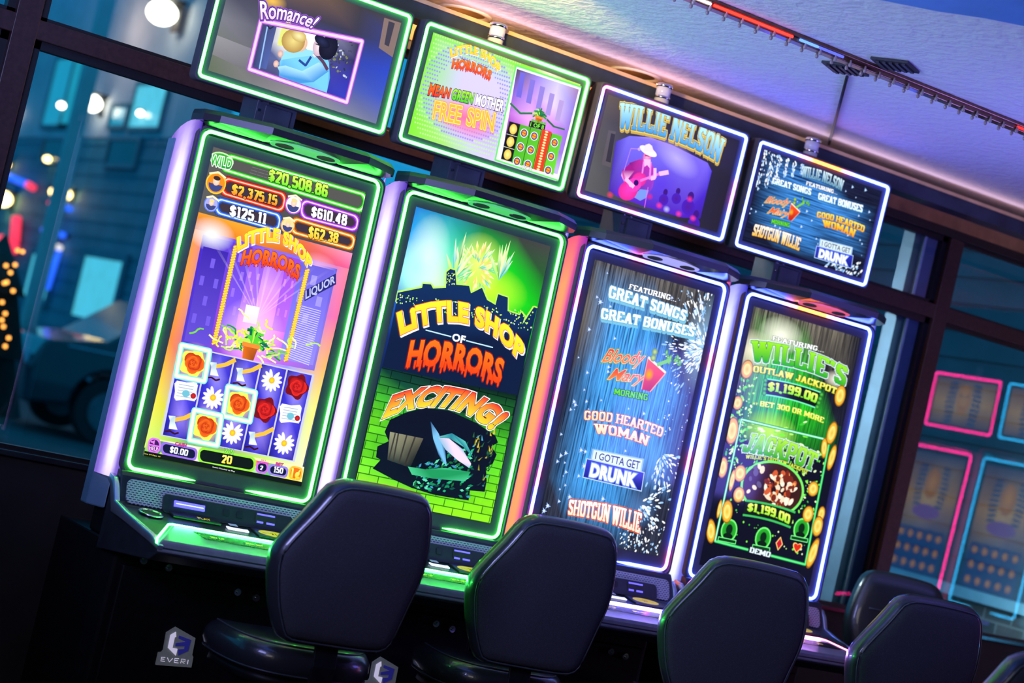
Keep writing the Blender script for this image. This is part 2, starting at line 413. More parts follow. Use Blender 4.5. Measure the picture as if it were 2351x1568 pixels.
def stroke2d(pts, wv, wh, d=0, closed=False):
    vs_, fs = [], []
    for a, b in zip(pts[:-1], pts[1:]):
        dx, dy = b[0]-a[0], b[1]-a[1]; L = math.hypot(dx, dy) or 1e-6
        h = .5*(wv*abs(dy)+wh*abs(dx))/L+d
        nx, ny = -dy/L*h, dx/L*h
        ex, ey = dx/L*d, dy/L*d
        n = len(vs_)
        vs_ += [(a[0]-ex-nx, a[1]-ey-ny), (a[0]-ex+nx, a[1]-ey+ny), (b[0]+ex+nx, b[1]+ey+ny), (b[0]+ex-nx, b[1]+ey-ny)]
        fs.append((n, n+3, n+2, n+1))
    for p_ in pts[1:-1]:
        n = len(vs_); rx = .5*wv+d; ry = .5*wh+d
        vs_ += [(p_[0]+rx*math.cos(PI/8+k*PI/4), p_[1]+ry*math.sin(PI/8+k*PI/4)) for k in range(8)]
        fs.append(tuple(range(n, n+8)))
    return vs_, fs
def slabfont(s, d=0, wv=.21, wh=.15, ser=.19):
    vs_, fs = [], []; x = 0
    for ch in s:
        if ch == ' ': x += .34; continue
        w_, strokes, sf = SLAB[ch]
        for st in strokes:
            a, b = stroke2d(st, wv, wh, d)
            n = len(vs_); vs_ += [(q[0]+x, q[1]) for q in a]; fs += [tuple(i+n for i in f) for f in b]
        for sx, sy in sf:
            y0 = -0.0 if sy < .5 else 1-.12
            n = len(vs_)
            vs_ += [(x+sx-ser-d, y0-d), (x+sx+ser+d, y0-d), (x+sx+ser+d, y0+.12+d), (x+sx-ser-d, y0+.12+d)]
            fs.append((n, n+1, n+2, n+3))
        x += w_+.05
    return vs_, fs, x-.05

class Canvas:
    def __init__(self, step=.0000200):
        self.mb = MB(); self.k = 0; self.step = step
    def z(self): self.k += 1; return self.k*self.step
    def _c(self, c, a=1.0):
        return (*lin(c), a) if len(c) == 3 else (*lin(c[:3]), c[3])
    def poly(self, pts, col, mi=0):
        z = self.z()
        cols = [self._c(c) for c in col] if isinstance(col[0], (tuple, list)) else [self._c(col)]*len(pts)
        self.mb.add([(x*.01, y*.01, z) for x, y in pts], [tuple(range(len(pts)))], mi, False, cols)
    def grid(self, quad, cols, mi=0, nx=None):
        """quad TL,TR,BR,BL; cols = rows (top first) of colours, bilinear"""
        z = self.z(); R_, K = len(cols), len(cols[0]); v = []; cc = []
        TL, TR, BR, BL = quad
        for r in range(R_):
            t = r/(R_-1)
            for k in range(K):
                s = k/(K-1)
                v.append(tuple(.01*((1-t)*((1-s)*TL[i]+s*TR[i])+t*((1-s)*BL[i]+s*BR[i])) for i in (0, 1))+(z,))
                cc.append(self._c(cols[r][k]))
        f = [(r*K+k, (r+1)*K+k, (r+1)*K+k+1, r*K+k+1) for r in range(R_-1) for k in range(K-1)]
        self.mb.add(v, f, mi, False, cc)
    def line(self, pts, w, col, mi=0, closed=False, col2=None):
        if closed: pts = list(pts)+[pts[0]]
        vs_, fs = stroke2d(pts+([pts[1]] if closed else []), w, w)
        z = self.z(); c = self._c(col)
        self.mb.add([(x*.01, y*.01, z) for x, y in vs_], fs, mi, False, [c]*len(vs_))
    def disc(self, x, y, rx, ry, col, edge=None, mi=0, n=20, rot=0):
        z = self.z(); e = edge or col; ca, sa = math.cos(rot), math.sin(rot)
        v = [(x*.01, y*.01, z)]
        for k in range(n):
            a, b = rx*math.cos(2*PI*k/n), ry*math.sin(2*PI*k/n)
            v.append(((x+a*ca-b*sa)*.01, (y+a*sa+b*ca)*.01, z))
        self.mb.add(v, [(0, 1+k, 1+(k+1) % n) for k in range(n)], mi, False, [self._c(col)]+[self._c(e)]*n)
    def glow(self, x, y, rx, ry, col, a=.9, rot=0): self.disc(x, y, rx, ry, (*col, a), (*col, 0.0), 1, 24, rot)
    def neon(self, pts, w, core, halo, closed=True):
        """glowing tube on the screen"""
        self.line(pts, w*2.0, halo, 0, closed); self.line(pts, w, core, 0, closed)
    def text(self, s, quad, fill, font='b', out=(), bow=0, shadow=None, off=.012, shear=0, wv=.21, wh=.15, fat=0, drip=0, seed=1):
        TL, TR, BR, BL = quad
        if font == 'b':
            base = bfont(s, off, shear)[0]
            x0 = min(v[0] for v in base); x1 = max(v[0] for v in base); y0 = min(v[1] for v in base); y1 = max(v[1] for v in base)
            if not any(ch in s for ch in 'gpqyj') and not shear:
                y0, y1 = 0.0, max(v[1] for v in bfont('H', off)[0])
            layers = [(bfont(s, off+d, shear, off), c) for d, c in out]+[(bfont(s, off, shear), fill)]
        else:
            W_ = slabfont(s)[2]; x0, x1, y0, y1 = 0, W_, 0, 1
            layers = [(slabfont(s, d+fat, wv, wh)[:2], c) for d, c in out]+[(slabfont(s, fat, wv, wh)[:2], fill)]
        def mp(v, dx=0, dy=0):
            a = (v[0]-x0)/(x1-x0); b = (v[1]-y0)/(y1-y0)
            q = [(1-b)*((1-a)*BL[i]+a*BR[i])+b*((1-a)*TL[i]+a*TR[i]) for i in (0, 1)]
            return (q[0]+dx)*.01, (q[1]+dy+bow*4*a*(1-a))*.01
        def put(vs_, fs, c, dx=0, dy=0):
            z = self.z()
            two = isinstance(c[0], (tuple, list)); ct, cb = (self._c(c[0]), self._c(c[1])) if two else (self._c(c), self._c(c))
            cc = []
            for v in vs_:
                b = min(1, max(0, (v[1]-y0)/(y1-y0)))
                cc.append(tuple(cb[i]*(1-b)+ct[i]*b for i in range(4)))
            self.mb.add([(*mp(v, dx, dy), z) for v in vs_], fs, 0, False, cc)
        if shadow:
            dx, dy, c = shadow; vs_, fs = layers[0][0]
            for q in (1, .5): put(vs_, fs, c, dx*q, dy*q)
        rr = random.Random(seed)
        dr = []
        if drip:
            x = .02
            while x < .98:
                dr.append((x0+(x1-x0)*x, rr.uniform(.10, .42)*drip, rr.uniform(.014, .022))); x += rr.uniform(.035, .075)
        for i, ((vs_, fs), c) in enumerate(layers):
            put(vs_, fs, c)
            if dr:
                e = out[i][0] if i < len(out) else 0
                wv_, fv = [], []
                for x, l, h in dr:
                    h = h*(x1-x0)*.55+e; yb = y0-l*(y1-y0)-e; n = len(wv_)
                    wv_ += [(x-h, y0+.2*(y1-y0)), (x+h, y0+.2*(y1-y0)), (x+h*.9, yb+h), (x+h*.5, yb), (x-h*.5, yb), (x-h*.9, yb+h)]
                    fv.append(tuple(range(n, n+6)))
                put(wv_, fv, c if not isinstance(c[0], (tuple, list)) else c[1])
    def sparks(self, n, region, size, cols, seed, ang=None, stretch=1.0):
        """bright specks inside region(rnd) -> (x, y[, angle])"""
        r = random.Random(seed); z = self.z()
        v, f, cc = [], [], []
        for _ in range(n):
            q = region(r); a = q[2] if len(q) > 2 else (ang if ang is not None else r.uniform(0, PI))
            l = r.uniform(*size); b = l/stretch if stretch > 1 else l
            c = self._c(cols[r.randrange(len(cols))]); ca, sa = math.cos(a), math.sin(a); m = len(v)
            for k in range(6):
                e, g_ = l*math.cos(k*PI/3), b*math.sin(k*PI/3)
                v.append(((q[0]+e*ca-g_*sa)*.01, (q[1]+e*sa+g_*ca)*.01, z)); cc.append(c)
            f.append(tuple(range(m, m+6)))
        self.mb.add(v, f, 0, False, cc)
    def star(self, x, y, r, col):
        z = self.z(); v = [(x*.01, y*.01, z)]
        for k in range(12):
            q = r*(1, .38, .62, .38)[k % 4]; v.append(((x+q*math.cos(k*PI/6))*.01, (y+q*math.sin(k*PI/6))*.01, z))
        self.mb.add(v, [(0, 1+k, 1+(k+1) % 12) for k in range(12)], 0, False, [self._c((255, 255, 255))]+[self._c(col)]*12)
    def build(self, name, parent, loc, rot, rect):
        o = self.mb.build(name, SCREEN, parent, loc, rot, fix=False)
        bm = bmesh.new(); bm.from_mesh(o.data)
        x0, x1, y0, y1 = rect
        for co, no in (((x1*.01, 0, 0), (1, 0, 0)), ((x0*.01, 0, 0), (-1, 0, 0)), ((0, y1*.01, 0), (0, 1, 0)), ((0, y0*.01, 0), (0, -1, 0))):
            bmesh.ops.bisect_plane(bm, geom=bm.verts[:]+bm.edges[:]+bm.faces[:], plane_co=co, plane_no=no, clear_outer=True)
        bm.to_mesh(o.data); bm.free()
        return o
def inquad(q):
    TL, TR, BR, BL = q
    def f(r):
        a, b = r.random(), r.random()
        return tuple((1-b)*((1-a)*BL[i]+a*BR[i])+b*((1-a)*TL[i]+a*TR[i]) for i in (0, 1))
    return f
def burst(cx, cy, r0, r1, a0, a1):
    def f(r):
        a = r.uniform(a0, a1); d = r.uniform(r0, r1)
        return cx+d*math.cos(a), cy+d*math.sin(a), a
    return f
WHT, BLK = (255, 255, 255), (4, 4, 8)
AX0, AX1, AY1 = -30.5, 30.5, 108.5
FULL = [(AX0, AY1), (AX1, AY1), (AX1, 0), (AX0, 0)]
def bil(q, a, b):
    """a along, b down: TL,TR,BR,BL"""
    TL, TR, BR, BL = q
    return tuple((1-b)*((1-a)*TL[i]+a*TR[i])+b*((1-a)*BL[i]+a*BR[i]) for i in (0, 1))
def sub(q, a0, b0, a1, b1): return [bil(q, a0, b0), bil(q, a1, b0), bil(q, a1, b1), bil(q, a0, b1)]

def potted_fern(c, cx, cy, s, pot=(230, 110, 20), seed=3, n=46):
    r = random.Random(seed)
    for k in range(n):
        a = PI*(.02+.96*r.random()); l = s*r.uniform(.5, 1.0)
        x1, y1 = cx+l*math.cos(a)*.8, cy+l*math.sin(a)
        xm, ym = cx+.55*l*math.cos(a)*.7, cy+.75*l*math.sin(a)+.1*s
        g = r.choice([(20, 150, 60), (90, 210, 50), (10, 110, 70), (190, 240, 80)])
        c.line([(cx, cy), (xm, ym), (x1, y1-.12*s)], s*.085*r.uniform(.6, 1.4), g)
    c.poly([(cx-s*.36, cy+s*.12), (cx+s*.36, cy+s*.12), (cx+s*.26, cy-s*.55), (cx-s*.26, cy-s*.55)], [pot, tuple(int(v*.8) for v in pot), tuple(int(v*.65) for v in pot), pot])
    c.poly([(cx-s*.42, cy+s*.16), (cx+s*.42, cy+s*.16), (cx+s*.42, cy-s*.02), (cx-s*.42, cy-s*.02)], (245, 140, 50))

def rose(c, x, y, s, hot=False):
    if hot: c.glow(x, y, s*1.6, s*1.6, (255, 230, 60), 1.0)
    r1, r2 = ((250, 110, 20), (190, 40, 10)) if hot else ((235, 40, 30), (150, 10, 20))
    c.poly([(x+s*(1+.13*math.cos(5*t))*math.cos(t), y+s*(1+.13*math.cos(5*t))*math.sin(t)) for t in [2*PI*k/30 for k in range(30)]], (255, 235, 90) if hot else (120, 10, 20))
    for k in range(14):
        q = 1-.066*k; a = k*2.399
        c.disc(x+.30*s*q*math.cos(a), y+.30*s*q*math.sin(a), s*.62*q, s*.55*q, r1 if k % 2 else r2, r2 if k % 2 else r1, rot=a, n=14)
def daisy(c, x, y, s):
    for k in range(13):
        if k == 3: continue
        a = 2*PI*k/13
        c.disc(x+.56*s*math.cos(a), y+.56*s*math.sin(a), s*.48, s*.17, (250, 250, 255), (225, 225, 245), rot=a, n=10)
    c.disc(x, y, s*.28, s*.28, (255, 225, 40), (235, 170, 20), n=14)
def axe(c, x, y, s):
    c.line([(x-.55*s, y+.1*s), (x+.3*s, y+.42*s), (x+1.0*s, y+.95*s)], .24*s, (240, 190, 60))
    c.poly([(x-1.0*s, y+.35*s), (x-.45*s, y+.42*s), (x-.38*s, y-.05*s), (x-.05*s, y-.55*s), (x-.75*s, y-.6*s), (x-.8*s, y)], [(250, 255, 255), (180, 210, 225), (200, 225, 235), (240, 250, 255), (250, 255, 255), (190, 210, 220)])
    c.line([(x-1.0*s, y-.85*s), (x-.6*s, y-.75*s), (x-.2*s, y-.9*s), (x+.1*s, y-.75*s)], .1*s, (60, 10, 20))
def note(c, x, y, s):
    for k in range(3):
        a = .12*k-.05
        q = [(-.85, .55), (.75, .65), (.85, -.5), (-.7, -.65)]
        c.poly([(x+s*(u*math.cos(a)-v*math.sin(a)), y+s*(u*math.sin(a)+v*math.cos(a))) for u, v in q], [(250, 250, 255), (235, 240, 250), (220, 230, 245), (250, 250, 255)])
    for k in range(5): c.line([(x-.6*s, y+(.38-.2*k)*s), (x+.5*s, y+(.42-.2*k)*s)], .04*s, (150, 170, 200))
    c.disc(x+.05*s, y-.15*s, .28*s, .24*s, (110, 190, 210)); c.disc(x+.62*s, y-.2*s, .2*s, .2*s, (220, 40, 40), (160, 10, 20))
def bust(c, x, y, r, ring, back, hair=(70, 40, 25), coat=(60, 70, 130)):
    """a plain portrait medallion"""
    c.disc(x, y, r*1.08, r*1.08, ring); c.disc(x, y, r*.94, r*.94, back)
    c.poly([(x+r*.75*math.cos(PI+PI*k/10), y-.1*r+r*.75*math.sin(PI+PI*k/10)) for k in range(11)], coat)
    c.disc(x, y+.2*r, .36*r, .44*r, (255, 225, 205), (240, 190, 165)); c.disc(x, y+.5*r, .38*r, .22*r, hair)
def pill(q, n=7):
    """rounded bar inside quad TL,TR,BR,BL"""
    pts = []
    L = math.hypot(q[1][0]-q[0][0], q[1][1]-q[0][1]); H = math.hypot(q[3][0]-q[0][0], q[3][1]-q[0][1]); ra = .38*H/L
    for cx, cy, a0 in ((ra, .38, .5*PI), (ra, .62, PI), (1-ra, .62, 1.5*PI), (1-ra, .38, 0)):
        for k in range(n):
            a = a0+.5*PI*k/(n-1)
            pts.append(bil(q, cx+ra*math.cos(a), cy-.38*math.sin(a)))
    return pts

def bar(c, q, colr, inner=(52, 52, 58)):
    P_ = pill(q); dim = tuple(int(v*.55) for v in colr)
    c.poly(P_, inner)
    c.line(P_, 1.9, dim, 0, True); c.line(P_, 1.15, colr, 0, True); c.line(P_, .4, tuple(min(255, v+150) for v in colr), 0, True)

def title_shop(c, q, bow, big=1.0):
    o_ = .06 if big > .6 else .035
    c.text('LiTTLE SHOP', q, ((255, 238, 50), (255, 212, 40)), 'b', [(.022, (235, 90, 20))], bow=bow, off=o_, shadow=(.5*big, -.5*big, (240, 240, 250)))
def title_horrors(c, q, bow):
    c.text('HORRORS', q, ((255, 120, 20), (245, 70, 10)), 'b', [(.032, (150, 20, 10))], bow=bow, off=.045, drip=.75)

def screen_game(c):
    c.grid(FULL, [[(92, 90, 86), (80, 78, 76), (70, 68, 70)], [(70, 72, 80), (58, 58, 70), (60, 66, 110)]])  # grey upper tones paint a reflection of the room into the picture
    # jackpot meters
    G1 = [(-24.58,107.08), (30.71,107.32), (30.69,101.19), (-25.79,101.91)]
    bar(c, G1, (90, 240, 70), (84, 84, 80))
    c.text('$20,508.86', [(-8.33,106.61), (15.40,106.83), (15.78,102.52), (-7.99,102.53)], ((225, 255, 90), (110, 230, 40)), 's', [(.05, (20, 60, 10))], wv=.26)
    for k in range(9):
        a = .5+.25*(k % 3)/3; c.line([bil(G1, .18+.05*(k % 3), .3+.2*(k//3)), bil(G1, .225+.05*(k % 3), .3+.2*(k//3))], .25, (110, 108, 110))
    x, y = (-26.52,104.85)
    c.disc(x, y, 4.6, 2.7, (190, 255, 170)); c.disc(x, y, 4.0, 2.2, (60, 170, 50))
    c.text('WILD', [(-30.86,105.72), (-22.42,106.22), (-22.36,102.63), (-30.39,102.26)], ((80, 220, 70), (20, 150, 40)), out=[(.07, WHT)], off=.03)
    for col, q, t, tq, tc in (
        ((240, 60, 30), [(-23.90,99.23), (-0.24,99.44), (-0.02,93.53), (-23.91,93.87)], '$2,375.15', [(-20.64,97.93), (-2.84,98.35), (-2.62,94.74), (-20.32,94.40)], ((255, 220, 70), (250, 130, 20))),
        ((70, 120, 255), [(-24.78,91.59), (-0.41,91.86), (0.01,86.52), (-24.15,86.82)], '$125.11', [(-19.68,90.70), (-5.39,91.21), (-5.05,87.33), (-19.19,86.95)], (WHT, (225, 235, 255))),
        ((180, 70, 240), [(6.75,99.27), (29.56,98.97), (29.89,93.91), (7.51,93.46)], '$610.48', [(10.74,98.03), (25.24,98.51), (25.70,94.57), (11.13,94.38)], (WHT, (235, 225, 255))),
        ((250, 130, 30), [(4.82,92.14), (29.99,91.58), (29.82,87.04), (5.34,87.33)], '$62.38', [(11.35,90.95), (23.52,91.35), (23.85,87.70), (11.91,86.86)], ((255, 235, 90), (250, 190, 40)))):
        bar(c, q, col, (60, 48, 60)); c.text(t, tq, tc, 's', [(.05, (30, 15, 30))], wv=.26)
    for q, r_, ring, back in (((-26.68,96.59), 3.5, (250, 200, 60), (240, 140, 20)), ((-26.65,89.15), 2.5, (90, 130, 250), (170, 170, 240)), ((3.62,96.72), 3.1, (190, 90, 240), (240, 235, 255)), ((3.22,89.11), 2.6, (250, 160, 40), (250, 220, 160))):
        bust(c, q[0], q[1], r_, ring, back, (60, 40, 30) if r_ > 3.2 else (235, 215, 140)); c.line([(q[0]-r_*.9, q[1]+r_*.75), (q[0], q[1]+r_*1.12), (q[0]+r_*.9, q[1]+r_*.75)], .5, (255, 240, 190))
    # carved shop-front surround
    c.grid([(-30.58,85.32), (30.77,85.66), (30.74,79.87), (-30.66,79.43)], [[(235, 150, 40), (245, 170, 40), (230, 110, 60), (250, 150, 190)], [(200, 90, 20), (230, 130, 20), (210, 90, 40), (235, 90, 150)]])
    Q = [(-30.66,79.43), (30.74,79.87), (29.75,6.98), (-31.31,2.64)]
    c.grid(Q, [[(250, 150, 60), (90, 60, 220), (140, 100, 230), (120, 110, 230), (250, 130, 150)], [(250, 160, 30), (90, 60, 210), (235, 170, 250), (140, 130, 235), (245, 110, 160)],
               [(250, 140, 20), (110, 70, 200), (240, 130, 240), (150, 150, 240), (250, 180, 90)], [(245, 225, 40), (90, 70, 190), (150, 80, 200), (130, 120, 220), (240, 245, 120)], [(210, 250, 120), (120, 200, 90), (150, 190, 90), (200, 240, 100), (240, 255, 190)]])
    SC = [(-27.10,78.28), (25.94,78.72), (25.92,41.32), (-26.06,39.21)]
    c.grid(SC, [[(60, 40, 190), (90, 60, 215), (150, 90, 235), (110, 90, 225), (90, 100, 220)], [(70, 40, 200), (120, 70, 220), (225, 160, 250), (200, 110, 240), (110, 100, 220)], [(70, 50, 200), (150, 70, 220), (245, 170, 250), (225, 110, 235), (130, 120, 225)], [(80, 60, 200), (130, 70, 210), (220, 110, 235), (180, 100, 225), (120, 110, 220)]])
    c.glow(*(-23.99,79.06), 9, 6, (255, 255, 255), 1.0); c.glow(*(17.87,77.85), 8, 5, (255, 190, 220), .7)
    # street scene: receding house fronts
    for a0, a1, b0, b1, cl in ((.02, .20, .10, .95, (60, 36, 170)), (.22, .36, .0, .80, (95, 55, 205)), (.36, .47, .05, .62, (140, 80, 225)), (.62, .72, .0, .7, (150, 70, 215)), (.72, .98, .02, .95, (105, 95, 215))):
        c.poly(sub(SC, a0, b0, a1, b1), [cl, cl, tuple(min(255, v+40) for v in cl), tuple(min(255, v+40) for v in cl)])
        for i in range(3):
            for j in range(4):
                if (i+j) % 2: c.poly(sub(SC, a0+(a1-a0)*(.12+.28*i), b0+(b1-b0)*(.1+.2*j), a0+(a1-a0)*(.28+.28*i), b0+(b1-b0)*(.2+.2*j)), tuple(min(255, v+55) for v in cl))
    for k in range(26): c.line([bil(SC, .79, .42+.02*k), bil(SC, .95, .43+.021*k)], .28, (205, 200, 250))
    c.poly([(15.14,68.21), (25.76,77.08), (26.72,73.31), (16.04,64.62)], (40, 40, 120))
    c.text('LIQUOR', [(15.47,68.29), (25.55,76.50), (26.21,73.89), (16.20,65.40)], (190, 195, 250), off=.03)
    c.poly(sub(SC, .40, .52, .50, .68), WHT)
    r = random.Random(5)
    for k in range(9): c.poly([bil(SC, .5, .62), bil(SC, .05+.11*k, .02), bil(SC, .08+.11*k, .02)], [(255, 240, 255, .35), (255, 230, 255, 0.0), (255, 230, 255, 0.0)], 1)
    # ropes
    for A, B in (((-14.30,77.60), (-14.17,42.29)), ((14.36,75.95), (13.97,42.35))):
        c.line([A, B], 1.7, (200, 120, 20)); n = 38
        for k in range(n):
            t = (k+.5)/n; x, y = A[0]+(B[0]-A[0])*t, A[1]+(B[1]-A[1])*t
            c.line([(x-.75, y-.45), (x+.75, y+.45)], .5, (255, 215, 70))
    # potted fern with a tangle of tendrils
    c.glow(*(-1.57,49.02), 13, 13, (255, 200, 255), .9)
    r = random.Random(11); x0, y0 = (-0.53,43.76)
    for k in range(60):
        x, y = x0+r.gauss(0, 8.5), y0-2+abs(r.gauss(0, 4.5)); pts = [(x, y)]; a = r.uniform(0, PI)
        for j in range(5): a += r.uniform(-.9, .9); x += 1.3*math.cos(a); y += .9*math.sin(a); pts.append((x, y))
        c.line(pts, .45, r.choice([(190, 245, 90), (240, 240, 60), (120, 215, 60), (30, 150, 60), (250, 255, 170)]))
    potted_fern(c, x0, y0+.6, 8.2, seed=4)
    # reels
    RQ = [(-26.23,39.27), (25.47,39.50), (25.44,8.43), (-25.46,8.21)]
    c.poly(sub(RQ, -.012, -.015, 1.012, 1.01), (200, 200, 235))
    for k in range(5):
        q = sub(RQ, k/5+.006, 0, (k+1)/5-.006, 1)
        c.grid(q, [[(40, 30, 150), (90, 80, 225), (60, 45, 190)], [(45, 40, 190), (150, 140, 245), (55, 45, 200)], [(40, 35, 190), (80, 70, 230), (55, 45, 200)], [(40, 35, 185), (150, 130, 240), (50, 40, 190)], [(30, 25, 130), (70, 60, 205), (40, 30, 160)]])
    for x, y in ((-20.15,34.35), (-0.23,23.98), (-10.35,13.96)): rose(c, x, y, 4.7, True)
    for x, y in ((10.13,24.05), (20.31,34.47)): rose(c, x, y, 4.3)
    for x, y in ((-9.71,34.44), (0.40,34.57), (-20.19,13.42), (10.40,13.72)): axe(c, x, y, 4.6)
    for x, y in ((10.15,34.59), (-10.24,24.25), (-0.11,13.71), (20.23,13.82)): daisy(c, x, y, 4.0)
    for x, y in ((-20.69,24.39), (20.01,24.49)): note(c, x, y, 5.0)
    for q in ([(-26.01,39.61), (-15.40,39.75), (-14.79,29.13), (-25.45,28.88)], [(-5.74,29.22), (5.00,29.23), (5.43,18.72), (-5.00,18.86)], [(-16.04,18.75), (-5.61,18.74), (-4.74,8.32), (-15.35,8.28)]):
        c.line(q, 2.0, (120, 240, 230), 0, True); c.line(q, 1.25, (235, 255, 190), 0, True); c.line(q, .6, WHT, 0, True)
    # title over the shop front
    title_shop(c, [(-15.13,80.24), (15.03,79.81), (14.93,75.56), (-13.78,75.92)], 7.0, .8)
    title_horrors(c, [(-11.40,76.50), (11.36,76.28), (11.55,71.59), (-11.46,71.57)], 2.4)
    # bottom panel
    c.grid([(-30.69,6.39), (30.02,7.03), (30.44,0.41), (-30.98,0.04)], [[(210, 240, 90), (250, 255, 220), (250, 255, 230), (240, 255, 160), (255, 250, 200)], [(60, 190, 90), (250, 235, 90), (230, 220, 60), (120, 220, 110), (250, 235, 120)]])
    for a, cl in ((.05, (40, 170, 80)), (.2, (255, 200, 40)), (.34, (240, 250, 240)), (.63, (250, 160, 40)), (.75, (90, 210, 90)), (.9, (250, 240, 90))):
        c.poly([bil(FULL, a, .945+.0), bil(FULL, a+.07, .945), bil(FULL, a+.04, .985), bil(FULL, a-.03, .985)], cl)
    for q, t, tq, bc in (([(-24.85,5.70), (-11.84,5.60), (-11.54,1.83), (-24.35,2.00)], '$0.00', [(-21.65,4.94), (-14.82,4.85), (-14.72,2.71), (-21.52,2.72)], (150, 110, 230)),
                         ([(-10.97,6.36), (10.53,6.59), (10.97,1.97), (-10.34,1.65)], '20', [(-2.02,5.56), (1.88,5.69), (2.05,2.84), (-1.85,2.72)], (150, 240, 60)),
                         ([(11.69,5.70), (15.91,5.77), (16.03,2.18), (11.92,2.14)], '2', [(13.07,4.55), (14.23,4.56), (14.29,2.97), (13.19,2.97)], (200, 110, 230)),
                         ([(16.69,5.51), (23.77,5.49), (23.92,2.19), (16.85,2.22)], '150', [(18.45,5.13), (22.19,5.10), (22.24,3.10), (18.59,3.04)], (150, 130, 230))):
        P_ = pill(q); c.poly(P_, (16, 18, 60) if t != '20' else (10, 16, 14)); c.line(P_, .7, bc, 0, True)
        c.text(t, tq, (WHT, (220, 225, 255)) if t != '20' else ((255, 245, 120), (255, 225, 60)), 's', wv=.25)
    c.text('CASH', [(-20.20,6.68), (-15.98,6.79), (-15.98,5.71), (-20.15,5.61)], (230, 60, 160), out=[(.05, (60, 10, 60))], off=.03)
    c.text('WIN', [(-1.85,7.92), (1.83,8.06), (1.90,6.29), (-1.75,6.20)], (150, 245, 90), out=[(.05, (20, 70, 20))], off=.03)
    c.text('BET', [(18.78,6.70), (21.75,6.84), (21.78,5.84), (18.81,5.70)], (230, 60, 160), out=[(.05, (60, 10, 60))], off=.03)
    c.text('BET', [(12.91,6.73), (14.88,6.79), (14.90,6.29), (12.93,6.23)], (230, 60, 160), off=.03)
    c.text('MULTIPLIER', [(11.35,5.94), (16.39,6.06), (16.45,5.37), (11.41,5.25)], (230, 60, 160), off=.03)
    q = [(24.67,6.36), (29.49,6.43), (29.68,2.10), (25.07,2.09)]
    c.poly(pill(q), (240, 110, 20)); c.line(pill(q), .6, (255, 190, 60), 0, True)
    c.text('1¢', sub(q, .14, .14, .86, .86), ((255, 240, 120), (255, 215, 50)), off=.04)
    q = [(-29.75,6.32), (-25.62,6.33), (-25.32,1.72), (-29.47,1.82)]
    c.poly(pill(q), (60, 20, 90)); c.line(pill(q), .6, (220, 120, 240), 0, True); c.line([bil(q, .02, .5), bil(q, .98, .5)], .5, (220, 120, 240))
    c.text('HELP', sub(q, .12, .58, .88, .86), (255, 200, 255), off=.03)
    c.poly([bil(q, .15, .2), bil(q, .3, .2), bil(q, .5, .08), bil(q, .5, .45), bil(q, .3, .33), bil(q, .15, .33)], (230, 120, 230))
    c.poly(sub(FULL, 0, .985, 1, 1.0), (10, 12, 14)); 
    c.text('Line 34 Pays 10', [(-30.49,0.95), (-24.45,0.91), (-24.43,0.43), (-30.47,0.47)], (255, 245, 60), off=.01)
    c.text('Insert Voucher to Play', [(-4.65,1.02), (3.99,0.90), (4.03,0.31), (-4.61,0.43)], WHT, out=[(.12, BLK)], off=.01)

